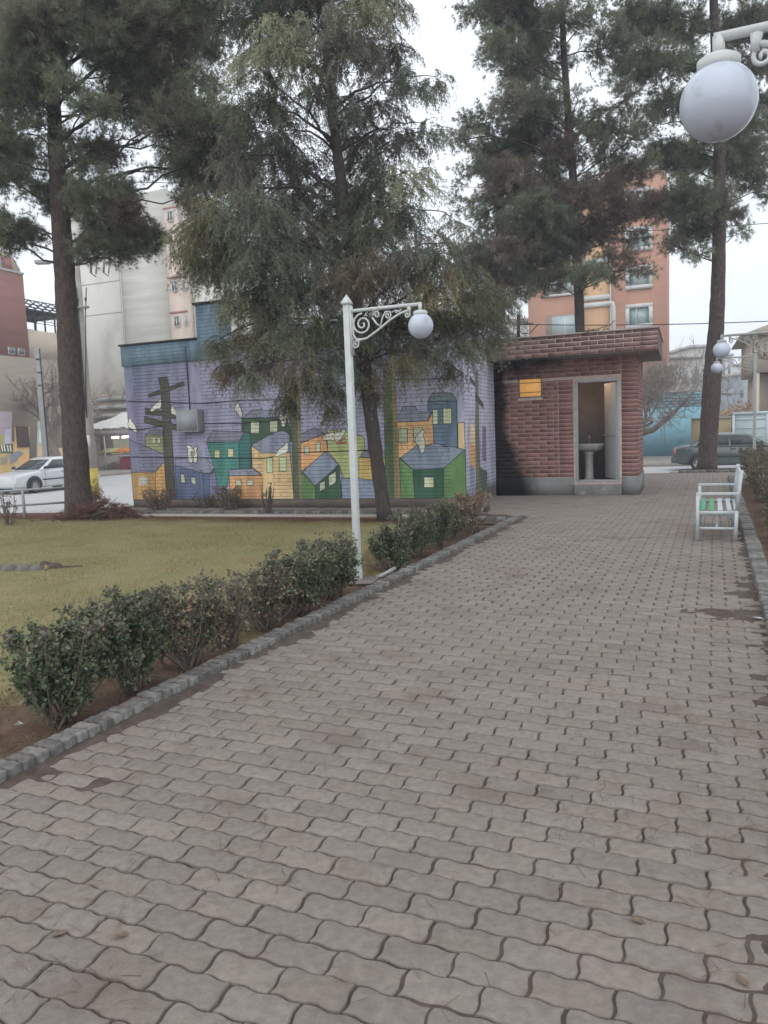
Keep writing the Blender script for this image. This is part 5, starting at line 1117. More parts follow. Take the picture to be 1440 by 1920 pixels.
for px in (30, 48):
    q = onV(px, 660, VF)[0] - uB; m = MB(); m.box(.0, .03, q - .55, q - .1, zq - .30, zq + .08); w_ = m.build('window', M['white'], t); m = MB(); m.box(.03, .04, q - .50, q - .15, zq - .24, zq + .08); m.build('pane', M['glass'], w_)
# ground floor mural: coloured patches painted on the wall
m = MB(); PB = lambda px, py: (lambda q: (.012, q[0] - uB, q[1] + zo))(onV(px, py, VF))
def patch(pts, col, l=0):
    V = [PB(*q) for q in pts]; V = [(v[0] + l * .006, v[1], max(v[2], .05)) for v in V]; m.add(V, [tuple(range(len(V)))], col=col)
patch([(-60, 770), (22, 772), (22, 840), (-60, 840)], pc(158, 142, 152)); patch([(-60, 828), (27, 828), (27, 905), (-60, 905)], pc(196, 160, 72)); patch([(27, 800), (55, 800), (55, 905), (27, 905)], pc(206, 170, 92))
patch([(0, 815), (14, 815), (14, 850), (0, 850)], pc(160, 160, 70), 1); patch([(8, 805), (20, 805), (20, 835), (8, 835)], pc(170, 165, 190), 2); patch([(14, 832), (24, 832), (24, 850), (0, 850), (0, 836)], pc(88, 92, 62), 2)
for x in (1, 6, 12, 17): patch([(x, 835), (x + 2, 834), (x + 4, 846), (x + 2, 847)], pc(222, 220, 205), 3)
patch([(18, 852), (34, 845), (44, 850), (30, 866), (18, 872)], pc(128, 130, 142), 1); patch([(34, 858), (54, 850), (56, 880), (34, 880)], pc(222, 160, 70), 2); patch([(0, 858), (18, 852), (12, 870), (0, 872)], pc(150, 140, 110), 1)
patch([(70, 790), (98, 785), (104, 905), (68, 905)], pc(172, 176, 160)); patch([(86, 818), (102, 822), (102, 850), (96, 872), (88, 850)], pc(72, 152, 112), 1); patch([(70, 840), (84, 832), (88, 850), (74, 858)], pc(214, 176, 110), 1); patch([(74, 800), (90, 796), (94, 822), (80, 836), (72, 826)], pc(205, 208, 198), 1); patch([(104, 840), (120, 840), (120, 905), (104, 905)], pc(206, 178, 110))
M['flatpaint'] = pmat('flatpaint', (0, 0, 0), (.85, .85, .85), 2, attr=True, rough=.9)
m.build('mural', M['flatpaint'], t)
q0, q1 = onV(28, 800, VF), onV(54, 838, VF); m = MB(); m.box(.02, .10, q0[0] - uB, q1[0] - uB, q1[1] + zo, q0[1] + zo); m.build('shop_opening', pmat('shopo', (.10, .075, .065), (.16, .12, .10), 3, .7), t, bevel=.02)
# pergola on the terrace
zpt, zpm = onV(85, 556, VF)[1] - zw, onV(85, 583, VF)[1] - zw
t = bthing('pergola', 'dark metal pergola frame on the terrace beside the red brick wall', 'pergola', VF - .4, uB + .1, zw)
Lp = uC - uB; 
for i in range(6):
    y = .1 + i * (Lp - .2) / 5; m = MB(); m.beam((0, y, 0), (0, y, zpm), .07, .07, up=(0, 1, 0)); m.beam((-3, y, 0), (-3, y, zpm), .07, .07, up=(0, 1, 0)); m.build('upright', M['blackm'], t)
m = MB()
for x in (0, -3): m.beam((x, 0, zpm), (x, Lp, zpm), .09, .12); m.beam((x, 0, zpm - .55), (x, Lp, zpm - .55), .03, .03); m.beam((x, 0, .5), (x, Lp, .5), .03, .03)
m.box(-3, 0, 0, Lp, zpm, zpm + .04)
for i in range(8): y = i * Lp / 7; m.beam((0, y, zpm), (-1.2, y, zpt), .05, .05); m.beam((-1.2, y, zpt), (-3, y, zpm), .05, .05)
for f in (.3, .6, 1.0): m.beam((-1.2 * f, 0, zpm + (zpt - zpm) * f), (-1.2 * f, Lp, zpm + (zpt - zpm) * f), .05, .05)
for i in range(14):
    y = .15 + i * (Lp - .3) / 13; m.tube([(0, y, zpm - .05), (.0, y + .12, zpm - .28), (0, y, zpm - .5)], .018, 4)
m.build('roof_frame', M['blackm'], t)

# concrete apartment block
UC_ = 46.0
e = [onU(x, 620, UC_)[0] for x in (128, 232, 325, 358, 420)]; ztop = onU(250, 366, UC_)[1]
t = bthing('concrete_apartment', 'tall bare concrete apartment block with a pink balcony strip, behind the left pine', 'building', e[1], UC_, ZR)
X = [q - e[1] for q in e]
m = MB(); m.box(X[0], -.01, 0, 12, 0, ztop - zo * -1); m.build('wall', M['conc1'], t)
m = MB(); m.box(.0, X[2], .12, 12, 0, ztop + .5); m.build('wall', M['conc2'], t)
m = MB(); m.box(X[2] + .01, X[4], .5, 12, 0, ztop - 1.0); m.build('wall', M['conc1'], t)
m = MB(); m.box(X[2] + .05, X[3], -.30, .49, 0, ztop - 1.2); bay = m.build('balcony_bay', M['pink'], t)
fl = [onU(340, y, UC_)[1] + zo for y in (585, 519, 452, 388)]
for z in fl:
    m = MB(); m.box(X[2] + .03, X[3] + .05, -.36, -.30, z - .1, z + .02); m.build('ledge', M['redb'], bay)
for y0_, y1_ in ((594, 614), (528, 548), (461, 481), (396, 416)):
    za, zb_ = onU(335, y1_, UC_)[1] + zo, onU(335, y0_, UC_)[1] + zo
    for pxa, pxb in ((332, 343), (352, 358)):
        xa_, xb_ = onU(pxa, 600, UC_)[0] - e[1], onU(pxb, 600, UC_)[0] - e[1]; window(t, None, xa_, xb_, za, zb_, -.31, M['white'], M['glass'], .05, 1)
m = MB()
for y in (531, 590):
    for (a_, b_) in ((X[0], -.01),): z = onU(190, y, UC_)[1] + zo; m.box(a_, b_, -.012, 0, z, z + .05)
m.box(-.04, -.01, -.02, 0, 0, ztop); m.build('floor_joint', pmat('fj', (.30, .285, .26), (.34, .33, .30), 3, .9), t)
# low shop fronts behind the stall
for nm_, lab_, x0_, x1_, yt, u_, mt in (('shop_row', 'low brown shop building behind the bare trees, left of the painted hut', 172, 330, 738, 44.5, M['brownb']),):
    v0_, v1_ = onU(x0_, 760, u_)[0], onU(x1_, 760, u_)[0]; t = bthing(nm_, lab_, 'building', v0_, u_, ZR); zt_ = onU(200, yt, u_)[1] + zo
    m = MB(); m.box(0, v1_ - v0_, 0, 1.3, 0, zt_); m.build('wall', mt, t)
    m = MB()
    for k, yy in enumerate((752, 768, 784)):
        z = onU(200, yy, u_)[1] + zo; m.box(.1, (v1_ - v0_) * .45, -.12 - .04 * k, 0, z, z + .28)
    m.build('sign_board', pmat('sb', (.46, .46, .43), (.38, .38, .36), 3, .8), t)
# fruit stall
UST = 40.8
s0, s1 = onU(172, 860, UST)[0], onU(262, 860, UST)[0]
t = bthing('fruit_stall', 'open street fruit stall under a crumpled white tarpaulin, left of the painted hut', 'stall', s0, UST, ZR + .15)
zz = lambda y: onU(215, y, UST)[1] - (ZR + .15)
xx = lambda x: onU(x, 860, UST)[0] - s0
nx_, ny_ = 26, 10; V = []
for j in range(ny_ + 1):
    for i in range(nx_ + 1):
        x = xx(168) + (xx(285) - xx(168)) * i / nx_; y = -.9 + 3.0 * j / ny_; hump = .45 * math.exp(-((x - xx(208)) / 1.0) ** 2) * (j / ny_)
        V.append((x, y, zz(806) + .10 + .7 * j / ny_ + hump + rng.normal(0, .04)))
m = MB(); m.add(V, [(j * (nx_ + 1) + i, j * (nx_ + 1) + i + 1, (j + 1) * (nx_ + 1) + i + 1, (j + 1) * (nx_ + 1) + i) for j in range(ny_) for i in range(nx_)]); m.build('tarpaulin', pmat('tarp', (.72, .72, .68), (.60, .60, .57), 3, .6), t)
m = MB(); m.box(xx(170), xx(285), -.95, -.9, zz(817), zz(808)); m.build('awning_edge', pmat('aw', (.30, .25, .25), (.38, .34, .33), 4, .8), t)
m = MB(); m.box(xx(176), xx(285), 2.0, 2.06, .3, zz(815)); m.build('back_sheet', pmat('backsh', (.70, .72, .62), (.78, .62, .36), 1.4, .8), t)
for px in (172, 215, 262): m = MB(); m.beam((xx(px), -.85, 0), (xx(px), -.85, zz(808)), .07, .07); m.build('stall_post', M['white'], t)
for px in (213, 232): m = MB(); m.tube([(xx(px) - .25, .3, zz(820)), (xx(px) + .25, .3, zz(820))], .05, 8); m.build('strip_light', pmat('stl', (1, 1, 1), emit=((.95, 1, 1), 16)), t)
t2 = bthing('stall_table', 'stall table covered with a pale cloth under the fruit crates', 'table', s0, UST, ZR + .15)
m = MB(); m.box(xx(196), xx(262), -.5, 1.1, .82, .92); m.add([(xx(195), -.55, .93), (xx(232), -.55, .93), (xx(233), -.62, .62), (xx(215), -.62, .38), (xx(197), -.6, .15)], [(0, 1, 2, 3, 4)]); m.build('cloth', pmat('cl', (.50, .47, .43), (.42, .40, .37), 3, .9), t2)
m = MB()
for x in (xx(198), xx(230)): m.beam((x, 0, 0), (x, 0, .82), .06, .06)
m.build('leg', M['metal'], t2)
t3 = bthing('red_cloth', 'dark red cloth hanging over the right end of the fruit stall', 'cloth', s0 + xx(258), UST, ZR + .15)
m = MB(); n_ = 14; V = []
for i in range(n_ + 1):
    x = -1.0 + 2.2 * i / n_; V += [(x, -.55 - .06 * math.sin(i * 1.9), .0), (x, -.5 - .04 * math.sin(i * 1.9), .72), (x, .4, .95)]
m.add(V, [(i * 3 + k, i * 3 + 3 + k, i * 3 + 4 + k, i * 3 + 1 + k) for i in range(n_) for k in range(2)]); m.build('cloth_sheet', pmat('redc', (.20, .035, .05), (.28, .06, .08), 3, .9), t3)
fr = [(200, 866, (.55, .48, .16), 'crate of yellow green fruit at the left of the stall'), (207, 862, (.62, .60, .50), 'crate of pale fruit in the middle left of the stall'), (216, 861, (.50, .52, .14), 'crate of green fruit by the white post of the stall'), (226, 859, (.70, .25, .05), 'crate of oranges in the middle of the stall'), (236, 857, (.72, .28, .06), 'larger crate of oranges toward the hut'), (246, 855, (.75, .30, .08), 'crate of oranges next to the painted hut')]
for px, py, colr, lab in fr:
    q = onU(px, py, UST + .3); t = bthing('fruit_crate', lab, 'crate', q[0], UST + .3, ZR + .15 + .93, 'fruit crates on the stall')
    m = MB(); m.box(-.38, .38, -.3, .4, 0, .14); m.build('crate', M['beige'], t); m = MB()
    for i in range(90):
        a, b_ = rng.uniform(-.34, .34), rng.uniform(-.26, .36); m.lathe([(.001, -.06), (.06, -.02), (.06, .02), (.001, .06)], (a, b_, .17 + .42 * (b_ + .26)), 6)
    tag(m.build('fruit', pmat('fruit' + lab[:14], colr, tuple(c * .7 for c in colr), 6, .5), t, smooth=True), kind='stuff')

bare('bare_tree', 'leafless street tree leaning left in front of the brown wall', G(116, 893, -.25) - [0, 0, .05], 2.4, .42, np.array([-.12, 0, 0]), 5, M['twig'], .8, 5, 3, .016)
bare('bare_tree', 'leafless street tree right of the tall yellow footed pole', W(onU(184, 860, 44.0)[0], 44.0, -.25), 2.3, .14, np.array([.12, 0, 0]), 5, M['twig'], .75, 11, 3, .014)
bare('bare_tree', 'thin leafless tree at the left end of the painted hut', W(onU(226, 860, 44.1)[0], 44.1, -.25), 2.6, .10, np.array([-.05, 0, 0]), 5, M['twig'], .7, 21, 3, .012)

# brush pile at the foot of the left pine
bp_ = G(195, 972, -.03); t = thing('brush_pile', 'heap of reddish dead pine branches at the foot of the left pine', 'branches', bp_)
m = MB(); c = rng.normal(size=(520, 3)) * [.42, .22, .001]; c[:, 2] = rng.uniform(0, 1, 520) * .34 * np.exp(-(c[:, 0] / .5) ** 2) + .02; c[:, 0] += np.where(rng.random(520) < .15, -.35, 0)
d = unit(rng.normal(size=(520, 3)) * [1, 1, .45] + [-.2, 0, .1]); cc = np.array([(.20, .10, .075), (.15, .075, .06), (.25, .14, .10)])[rng.integers(0, 3, 520)]
addn(m, *needles(c, d, 16, .16, .008, cc, (.05, .8))); m.build('dead_needles', M['needle'], t)
m = MB(); 
for i in range(40): a = rng.normal(0, .3, 3) * [1, .6, 0] + [0, 0, .08]; b_ = a + unit(rng.normal(size=3) * [1, 1, .3]) * rng.uniform(.2, .6); b_[2] = abs(b_[2]); m.tube([a, (a + b_) / 2 + [0, 0, .05], b_], (.012, .009, .004), 4)
m.build('dead_twigs', M['twigd'], t)
tu = G(172, 955, -.03); t = thing('needle_tuft', 'dry brown needle tuft clinging low on the right side of the left pine trunk', 'twigs', tu + np.array([.12, -.12, 0]))
m = MB(); c = rng.normal(size=(90, 3)) * [.10, .08, .14] + [0, 0, .32]; d = unit(rng.normal(size=(90, 3)) + [.3, 0, 0]); addn(m, *needles(c, d, 12, .13, .007, (.19, .10, .07), (.1, .9))); m.build('dead_needles', M['needle'], t)
m = MB(); m.tube([(-.05, .03, 0), (0, 0, .2), (.04, -.02, .5)], (.014, .01, .004), 5); m.build('twig', M['twigd'], t)

# half buried stone edging in the lawn
for i, (px, r, lab) in enumerate([(-12, .12, 'round edging stone cut by the left border of the lawn'), (18, .125, 'first whole round grey edging stone in the lawn'), (47, .125, 'second round grey edging stone in the lawn'), (70, .11, 'dark round edging stone at the right of the round ones')]):
    q = G(px, 1070, -.03); t = thing('edging_stone', lab, 'stone', q, 0, 'half buried round edging stones in the lawn')
    m = MB(); pr = [(r * math.sin(a), r * .9 * math.cos(a) - .03) for a in np.linspace(.001, 1.9, 10)][::-1]; m.lathe(pr, n=16); m.build('stone', pmat('stn%d' % i, (.17, .15, .14), (.11, .10, .095), 12, .9, .6, 40), t, smooth=True)
t = thing('sunken_log', 'weathered brown log lying half sunk in the lawn beside the round stones', 'log', G(80, 1068, -.03))
a = G(158, 1064, -.03) - G(80, 1068, -.03); m = MB(); n_ = 14; m.tube([np.array([0, 0, .02]) + a * f + [0, 0, -.05 * f + .015 * math.sin(f * 9)] for f in np.linspace(0, 1, n_)], [.075 * (1 - .55 * f) * (1 + .15 * math.sin(f * 23)) for f in np.linspace(0, 1, n_)], 10); m.build('log', M['bark'], t, smooth=True)
t = thing('dry_stalk', 'single dry seed stalk standing above the near shrubs of the hedge', 'stalk', hp(3.3, -.25)); m = MB(); m.tube([(0, 0, 0), (-.02, 0, .4), (-.10, 0, .78)], .003, 4); m.lathe([(.001, .76), (.012, .775), (.012, .79), (.001, .80)], (-.10, 0, 0), 6); m.build('stem', pmat('dst', (.33, .25, .14), (.25, .18, .1), 9, .9), t)

# ------------------------------------------------------------------ right side background
UO = 60.0
M['obrick'] = pmat('obrick', (.50, .275, .195), (.45, .245, .175), .8, .85, .15, 10, squash=(1, 1, 5)); M['oyel'] = pmat('oyel', (.60, .39, .22), (.62, .39, .23), .8, .85, squash=(1, 1, 5))
eo = [onU(x, 560, UO)[0] for x in (990, 1094, 1145, 1249)]; zt = onU(1200, 320, UO)[1] + zo
t = bthing('orange_apartment', 'orange brick apartment block with white framed windows behind the toilet', 'building', eo[0], UO, ZR)
X = [q - eo[0] for q in eo]
m = MB(); m.box(0, X[1], 0, 12, 0, zt - 1.2); m.box(X[2], X[3], .0, 12, 0, zt); m.build('wall', M['obrick'], t)
m = MB(); m.box(X[1], X[2], .10, 12, 0, zt - .6); m.build('yellow_panel', M['oyel'], t)
m = MB()
for y in (557, 570, 488, 501, 418, 431, 350):
    z = onU(1120, y, UO)[1] + zo; m.box(X[1] + .05, X[2] - .05, -.08, .10, z - .22, z + .12)
m.box(X[2] - .05, X[2] + .05, -.05, .0, 0, zt - .7); m.build('white_band', M['white'], t)
for ya, yb in ((570, 615), (498, 542), (426, 471), (354, 398)):
    za, zb_ = onU(1198, yb, UO)[1] + zo, onU(1198, ya, UO)[1] + zo; xa_, xb_ = onU(1173, 560, UO)[0] - eo[0], onU(1224, 560, UO)[0] - eo[0]
    window(t, None, xa_, xb_, za, zb_, 0, M['white'], pmat('oglass', (.30, .40, .40), (.36, .46, .45), 1, .15, spec=.7), .27, 1, dep=.2)
M['recess'] = pmat('recess', (.34, .27, .22), (.28, .23, .19), 2, .9)
for ya, yb in ((590, 634), (524, 552), (452, 481)):
    za, zb_ = onU(1048, yb, UO)[1] + zo, onU(1048, ya, UO)[1] + zo; xa_, xb_ = onU(1022, 560, UO)[0] - eo[0], onU(1082, 560, UO)[0] - eo[0]
    m = MB(); m.box(xa_, xb_, -.05, -.01, za, zb_); rc = m.build('loggia', M['recess'], t); m = MB(); m.box(xa_ + .5, xb_, -.09, -.05, za + .2, zb_ - .15); m.build('pane', pmat('og2', (.34, .42, .42), (.42, .50, .50), 1, .2, spec=.6), rc); m = MB(); m.box(xa_ - .1, xb_, -.2, 0, za - .15, za); m.box(xa_ + 1.4, xa_ + 1.5, -.11, -.09, za, zb_ - .2); m.build('sill', M['white'], rc)
# blue wall
UB = 41.4; v0_, v1_ = onU(1120, 800, UB)[0], onU(1345, 800, UB)[0]
t = bthing('blue_wall', 'long sky blue yard wall with a brick top behind the bare trees', 'wall', v0_, UB, ZR + .15)
zt = onU(1300, 735, UB)[1] - ZR - .15; zc = onU(1300, 762, UB)[1] - ZR - .15
M['bluew'] = pmat('bluew', (.25, .46, .54), (.22, .42, .50), .5, .8, .1, 10, dirt=(.15, .25, .30), dscale=.8, dlo=.6, dhi=.8)
m = MB(); m.box(0, v1_ - v0_, 0, .3, 0, zc); m.build('wall', M['bluew'], t)
M['blueb'] = pmat('blueb', (.25, .44, .52), (.21, .38, .46), 1, .85)
m = MB()
for r in range(5):
    z = zc + r * (zt - zc) / 5
    for i in range(int((v1_ - v0_) / .42)): x = i * .42 + (.21 if r % 2 else 0); m.box(x, x + .39, -.01, .29, z + .012, z + (zt - zc) / 5 - .012)
m.build('brick_top', M['blueb'], t); m = MB(); m.box(.01, v1_ - v0_ - .02, .02, .28, zc, zt - .01); m.build('brick_core', M['blackm'], t)
m = MB(); a_ = onU(1232, 740, UB)[0] - v0_; b_ = onU(1290, 730, UB)[0] - v0_; m.box(0, b_, -.1, 1.5, zt + .02, zt + .1); m.build('coping', M['postg'], t)
# villa, gate, fence
UG = 37.5; v0_, v1_ = onU(1373, 800, UG)[0], onU(1520, 800, UG)[0]
t = bthing('yard_gate', 'pale blue metal yard gate behind the grey car', 'gate', v0_, UG, ZR + .15)
zt = onU(1400, 772, UG)[1] - ZR - .15; M['gatep'] = pmat('gatep', (.46, .56, .57), (.42, .51, .52), 1, .5)
m = MB(); m.box(0, v1_ - v0_, 0, .05, .1, zt); m.build('gate_leaf', M['gatep'], t)
m = MB(); m.box(0, v1_ - v0_, -.05, -.005, zt - .12, zt); m.box(0, .10, -.05, -.005, 0, zt - .125)
for k in range(4): z = zt - .35 - k * .38; m.box(.12, 1.4 - .1 * k, -.025, -.005, z, z + .05)
m.box(1.35, 1.42, -.06, -.005, .2, zt - .125) ; m.build('frame', pmat('gatef', (.52, .61, .62), (.48, .56, .57), 1, .5), t)
v0_ = onU(1340, 800, UG + 1)[0]; v1_ = onU(1371, 800, UG + 1)[0]
t = bthing('yellow_wall', 'low ochre wall between the right pine trunk and the pale blue gate', 'wall', v0_, UG + 1, ZR + .15); zt = onU(1350, 785, UG + 1)[1] - ZR - .15
m = MB(); m.box(-1, v1_ - v0_, 0, .3, 0, zt); m.build('wall', pmat('ochre', (.42, .33, .20), (.34, .27, .17), 1, .9), t); m = MB(); m.box(-1, v1_ - v0_, -.04, .34, zt + .001, zt + .08); m.build('coping', M['postg'], t)
UV_ = 47.; v0_, v1_ = onU(1408, 700, UV_)[0], onU(1560, 700, UV_)[0]
t = bthing('beige_villa', 'beige stone villa with tall columns and brown lettering at the right border', 'building', v0_, UV_, ZR)
zz_ = lambda y: onU(1425, y, UV_)[1] + zo
M['vill'] = pmat('vill', (.50, .43, .35), (.45, .385, .31), .5, .85)
m = MB(); m.box(0, v1_ - v0_, 0, 8, zz_(698), zz_(630)); m.box(.4, v1_ - v0_, .8, 8, 0, zz_(700)); m.build('wall', M['vill'], t)
for i in range(5): m = MB(); m.box(.15 + i * .75, .15 + i * .75 + .28, .05, .5, 0, zz_(698)); m.build('column', pmat('vcol', (.58, .50, .40), (.53, .46, .37), 1, .8), t)
m = MB(); m.prism([(-.6, -.5, zz_(628)), (v1_ - v0_, -.5, zz_(628)), (v1_ - v0_, -.5, zz_(604)), (1.2, -.5, zz_(606))], (0, 9, 0)); m.build('roof', pmat('vroof', (.44, .40, .32), (.40, .36, .29), 1, .8), t)
# brown brush lettering (abstracted script strokes as far as it can be read)
m = MB()
def st_(pts, r=.03): m.tube([(x, -.02, z) for x, z in pts], r, 5)
zb_ = zz_(672); x = .25
for k, (dx, hh) in enumerate([(0, .75), (.12, .55), (.30, .25), (.42, .62), (.56, .3), (.70, .22), (.84, .60), (.96, .32), (1.12, .26), (1.24, .68), (1.40, .3)]):
    st_([(x + dx, zb_ + .1), (x + dx + .01, zb_ + .1 + hh)], .026) if hh > .5 else st_([(x + dx - .08, zb_ + .22), (x + dx - .03, zb_ + .05), (x + dx + .06, zb_ + .04), (x + dx + .08, zb_ + .05 + hh)], .028)
st_([(x + .1, zb_ + .04), (x + .5, zb_ - .06), (x + .95, zb_ + .02)], .03); st_([(x + 1.1, zb_ - .75), (x + 1.16, zb_ - .4), (x + 1.22, zb_ - .72)], .03); st_([(.1, zb_ - .9), (.12, zb_ - .7)], .035); st_([(.08, zb_ + .3), (.09, zb_ + .9)], .02)
m.build('lettering', pmat('letr', (.16, .12, .09), (.20, .15, .11), 5, .8), t)
# hazy buildings far away
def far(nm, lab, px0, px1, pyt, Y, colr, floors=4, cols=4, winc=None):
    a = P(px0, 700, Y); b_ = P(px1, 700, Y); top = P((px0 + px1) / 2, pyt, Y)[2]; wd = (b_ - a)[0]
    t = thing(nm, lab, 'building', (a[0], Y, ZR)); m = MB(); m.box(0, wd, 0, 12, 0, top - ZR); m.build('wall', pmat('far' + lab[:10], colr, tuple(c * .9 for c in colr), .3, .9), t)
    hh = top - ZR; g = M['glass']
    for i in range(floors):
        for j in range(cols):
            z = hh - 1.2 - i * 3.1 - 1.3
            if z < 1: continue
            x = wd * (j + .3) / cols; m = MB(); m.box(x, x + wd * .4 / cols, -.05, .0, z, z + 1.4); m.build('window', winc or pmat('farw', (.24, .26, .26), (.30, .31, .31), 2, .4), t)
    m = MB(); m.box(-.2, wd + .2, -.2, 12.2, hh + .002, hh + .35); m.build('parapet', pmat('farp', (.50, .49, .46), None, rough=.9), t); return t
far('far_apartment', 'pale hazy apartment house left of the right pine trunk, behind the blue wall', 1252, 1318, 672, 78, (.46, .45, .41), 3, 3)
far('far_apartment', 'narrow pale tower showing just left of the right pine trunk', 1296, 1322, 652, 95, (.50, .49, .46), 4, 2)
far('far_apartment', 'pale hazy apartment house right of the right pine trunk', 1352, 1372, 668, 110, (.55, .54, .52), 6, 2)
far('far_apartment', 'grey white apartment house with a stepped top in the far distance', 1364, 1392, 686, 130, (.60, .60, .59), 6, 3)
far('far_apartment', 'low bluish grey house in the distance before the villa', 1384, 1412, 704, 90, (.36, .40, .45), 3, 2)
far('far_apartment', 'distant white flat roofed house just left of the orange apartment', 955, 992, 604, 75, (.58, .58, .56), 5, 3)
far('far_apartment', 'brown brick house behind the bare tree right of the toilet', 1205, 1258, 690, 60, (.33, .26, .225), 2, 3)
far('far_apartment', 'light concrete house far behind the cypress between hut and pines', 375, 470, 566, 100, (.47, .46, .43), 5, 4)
shb = bare('bare_tree', 'leafless tree with a low bent bough before the blue wall', W(*[onU(1196, 850, 38.0)[0], 38.0], -.25), 2.0, .17, np.array([.25, 0, 0]), 6, M['twig'], .8, 8, 3, .013)
t = thing('bare_bough', 'low dark bough reaching from behind the toilet across the blue wall', 'branch', P(1196, 815, 36)); b0_ = P(1196, 815, 36)
m = MB(); m.tube([P(x, y, 36) - b0_ for x, y in ((1185, 816), (1203, 812), (1225, 806), (1245, 790), (1262, 775), (1285, 752), (1300, 735))], (.17, .16, .13, .11, .09, .06, .03), 8); m.build('bough', M['barkg'], t, smooth=True)
m = MB()
for x, y in ((1235, 797), (1245, 790), (1255, 782), (1265, 773), (1275, 762), (1285, 752), (1292, 745)):
    for _ in range(9):
        a = P(x, y, 36) - b0_; p_ = [a]
        dd = unit(rng.normal(size=3) + [.3, 0, .45])
        for _ in range(5): dd = unit(dd + rng.normal(0, .3, 3)); p_.append(p_[-1] + dd * .26)
        m.tube(p_, np.linspace(.02, .007, 6), 3, cap=False)
        for q in p_[2:]: e = q + unit(rng.normal(size=3)) * .4; m.tube([q, e], (.009, .005), 3, cap=False)
m.build('twigs', M['twig'], t)
bare('bare_tree', 'pale leafless tree far behind the pale blue gate', P(1362, 790, 70) * [1, 1, 0] + [0, 0, ZR], 3.0, .14, np.array([0, 0, 0]), 5, pmat('twigp', (.40, .38, .36), (.34, .32, .31), 5, .9), .7, 31, 3, .022)
bare('bare_tree', 'leafless tree behind the blue wall right of the toilet roof', P(1225, 790, 50) * [1, 1, 0] + [0, 0, ZR], 2.6, .15, np.array([.06, 0, 0]), 6, M['twig'], .75, 41, 3, .014)
def bushball(nm, lab, c, R, n, cols, sz, cat='bush'):
    t = thing(nm, lab, cat, c); m = MB(); d = unit(rng.normal(size=(n, 3)) * [1, 1, .8] + [0, 0, .3]); p = d * (rng.uniform(.2, 1, n) ** .5)[:, None] * np.array(R); p[:, 2] = np.abs(p[:, 2]); cc = np.array(cols)[rng.integers(0, len(cols), n)]
    V, F_, C = leaves(p, unit(d + rng.normal(0, .6, (n, 3))), sz, sz * .7, cc); m.add(V, F_, col=C); m.build('leaves', M['leaf'], t); m = MB()
    for _ in range(12): e = unit(rng.normal(size=3) * [1, 1, .4] + [0, 0, .8]) * np.array(R) * .8; m.tube([(0, 0, 0), e * .5 + [0, 0, .1], e], (.05, .03, .01), 4)
    m.build('stems', M['twig'], t)
bushball('autumn_bush', 'orange autumn bush above the gate before the villa', P(1390, 790, 44) * [1, 1, 0] + [0, 0, .6], (1.3, 1.0, 1.9), 1600, [(.50, .28, .12), (.42, .22, .10), (.56, .36, .18)], .16)
bushball('autumn_bush', 'pale orange bush beside the right pine trunk behind the ochre wall', P(1355, 790, 46) * [1, 1, 0] + [0, 0, .4], (.9, .9, 1.6), 900, [(.50, .36, .22), (.44, .30, .18)], .16)

# overhead cables
def cable(lab, a, b_, sag, r, n=24):
    t = thing('overhead_cable', lab, 'cable', a); f = np.linspace(0, 1, n)[:, None]; p = (b_ - a) * f; p[:, 2] -= (4 * sag * f * (1 - f))[:, 0]; m = MB(); m.tube(p, r, 5); m.build('cable', M['blackm'], t)
cable('upper thin cable crossing the sky between the two middle trees', P(-200, 190, 34), P(1215, 250, 62), .3, .018)
cable('lower thin cable crossing the sky between the two middle trees', P(-200, 330, 34), P(1215, 350, 62), .2, .018)
cable('cable in the sky right of the pine trunk near the right border', P(1100, 436, 40), P(1700, 392, 40), .2, .02)
cable('low cable passing over the toilet roof to the right border', P(960, 608, 24), P(1700, 586, 24), .15, .014)
t = thing('cable_loop', 'coiled loop of cable hanging above the left end of the toilet roof', 'cable', P(965, 608, 22)); b0_ = P(965, 608, 22)
m = MB(); m.tube([P(x, y, 22) - b0_ for x, y in ((1000, 606), (985, 607), (975, 610), (972, 618), (980, 625), (992, 626), (1000, 618), (1010, 607))], .014, 5); m.tube([P(x, y, 22) - b0_ for x, y in ((972, 590), (972, 640))], .05, 6); m.build('cable', M['blackm'], t)
# litter on soil / paving
for px, py, s, lab in [(893, 991, .05, 'crumpled white paper beside the far end of the left kerb'), (30, 1362, .022, 'white plastic scraps on the soil at the bottom of the near shrub'), (1373, 994, .04, 'small white scrap under the bench'), (1425, 1165, .035, 'white scrap near the right kerb')]:
    q = G(px, py, .0); t = thing('paper_scrap', lab, 'litter', q + [0, 0, .0]); m = MB(); V = rng.normal(size=(9, 3)) * s * [1, 1, .35] + [0, 0, s * .5]; V[:, 2] = np.abs(V[:, 2]); m.add(V, [(0, 1, 2), (2, 3, 4), (4, 5, 0), (1, 5, 6), (3, 6, 7), (0, 7, 8), (2, 8, 6)]); m.build('paper', M['white'], t)
for px, py, lab in [(228, 1604 + 150, 'curled brown leaf on the paving at the lower left'), (0, 0, '')][:1] + [(112, 1752, 'small tan leaf on the pavers at the left'), (1195, 1727, 'brown leaf lying on the pavers at the lower right'), (1392, 1840, 'dark leaf at the bottom right corner of the paving'), (1420, 1038, 'orange brown leaf by the right kerb near the bench')]:
    q = G(px, py, .004); t = thing('fallen_leaf', lab, 'leaf', q, rng.uniform(0, 6)); m = MB(); m.add([(-.022, 0, .002), (-.008, -.011, .006), (.012, -.009, .004), (.026, 0, .010), (.012, .009, .006), (-.008, .011, .004), (0, 0, 0)], [(0, 1, 6), (1, 2, 6), (2, 3, 6), (3, 4, 6), (4, 5, 6), (5, 0, 6)]); m.build('leaf', pmat('fl', (.13, .085, .06), (.19, .13, .09), 40, .8), t)

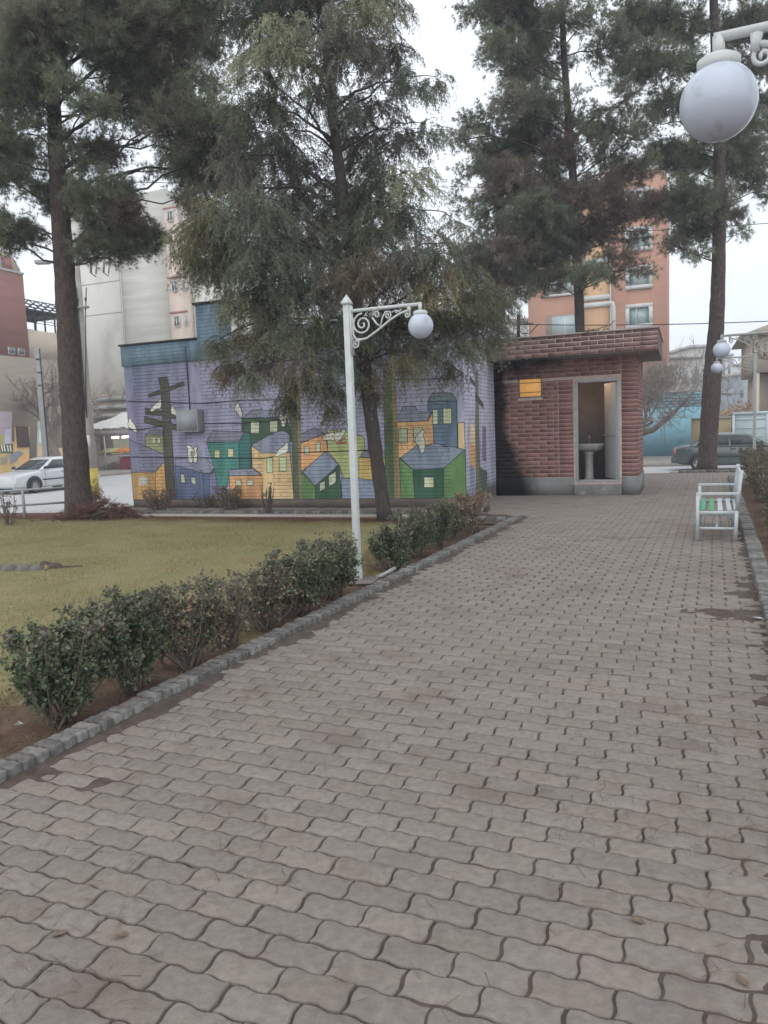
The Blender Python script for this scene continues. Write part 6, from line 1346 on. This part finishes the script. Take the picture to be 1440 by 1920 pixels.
# ------------------------------------------------------------------ light, world, camera
w = bpy.data.worlds.new('World'); SC.world = w; w.use_nodes = True
nt = w.node_tree; N = nt.nodes; L = nt.links; bg = N['Background']
sky = N.new('ShaderNodeTexSky'); sky.sky_type = 'NISHITA'; sky.sun_disc = False; sky.sun_elevation = math.radians(42); sky.sun_rotation = math.radians(200)
tc = N.new('ShaderNodeTexCoord'); mp = N.new('ShaderNodeMapping'); mp.inputs['Scale'].default_value = (1, 1, 2.6); L.new(tc.outputs['Generated'], mp.inputs['Vector'])
ns = N.new('ShaderNodeTexNoise'); ns.inputs['Scale'].default_value = 2.2; ns.inputs['Detail'].default_value = 5; ns.inputs['Roughness'].default_value = .55; L.new(mp.outputs['Vector'], ns.inputs['Vector'])
cr = N.new('ShaderNodeMix'); cr.data_type = 'RGBA'; L.new(ns.outputs['Fac'], cr.inputs[0]); cr.inputs[6].default_value = (5.6, 6.4, 7.3, 1); cr.inputs[7].default_value = (12.2, 12.4, 12.7, 1)
mx = N.new('ShaderNodeMix'); mx.data_type = 'RGBA'; mx.inputs[0].default_value = .93; L.new(sky.outputs[0], mx.inputs[6]); L.new(cr.outputs[2], mx.inputs[7])
L.new(mx.outputs[2], bg.inputs['Color']); bg.inputs['Strength'].default_value = .125
sl = bpy.data.lights.new('sun', 'SUN'); sl.energy = .9; sl.angle = math.radians(80); sl.color = (1, .96, .9)
so = bpy.data.objects.new('sun', sl); COL.objects.link(so); el, az = math.radians(42), math.radians(200)
sd = Vector((math.sin(az) * math.cos(el), math.cos(az) * math.cos(el), math.sin(el))); so.rotation_euler = sd.to_track_quat('Z', 'Y').to_euler()
cam = bpy.data.cameras.new('camera'); co = bpy.data.objects.new('camera', cam); COL.objects.link(co); SC.camera = co
cam.sensor_fit = 'VERTICAL'; cam.sensor_height = 24; cam.lens = 24 * F / 1920; cam.clip_start = .05; cam.clip_end = 2000
Mx = Matrix([[RT[0], UP[0], -FW[0], 0], [RT[1], UP[1], -FW[1], 0], [RT[2], UP[2], -FW[2], H], [0, 0, 0, 1]]); co.matrix_world = Mx
SC.view_settings.view_transform = 'Standard'; SC.view_settings.look = 'None'; SC.view_settings.gamma = 1; SC.view_settings.exposure = 0.26
SC.cycles.max_bounces = 6; SC.cycles.diffuse_bounces = 3; SC.cycles.use_denoising = True

hm = MB(); hm.box(-250, 250, -55, 390, ZR - 1.1, 42)
hz = hm.build('haze', [])
m_ = bpy.data.materials.new('haze_air'); m_.use_nodes = True; nt = m_.node_tree; nt.nodes.remove(nt.nodes['Principled BSDF'])
pv = nt.nodes.new('ShaderNodeVolumePrincipled'); pv.inputs['Color'].default_value = (.86, .91, 1, 1); pv.inputs['Density'].default_value = .0022; pv.inputs['Anisotropy'].default_value = 0
nt.links.new(pv.outputs[0], nt.nodes['Material Output'].inputs['Volume']); hz.data.materials.append(m_); tag(hz, 'thin pale haze in the air', None, None, 'stuff')
SC.cycles.volume_bounces = 0
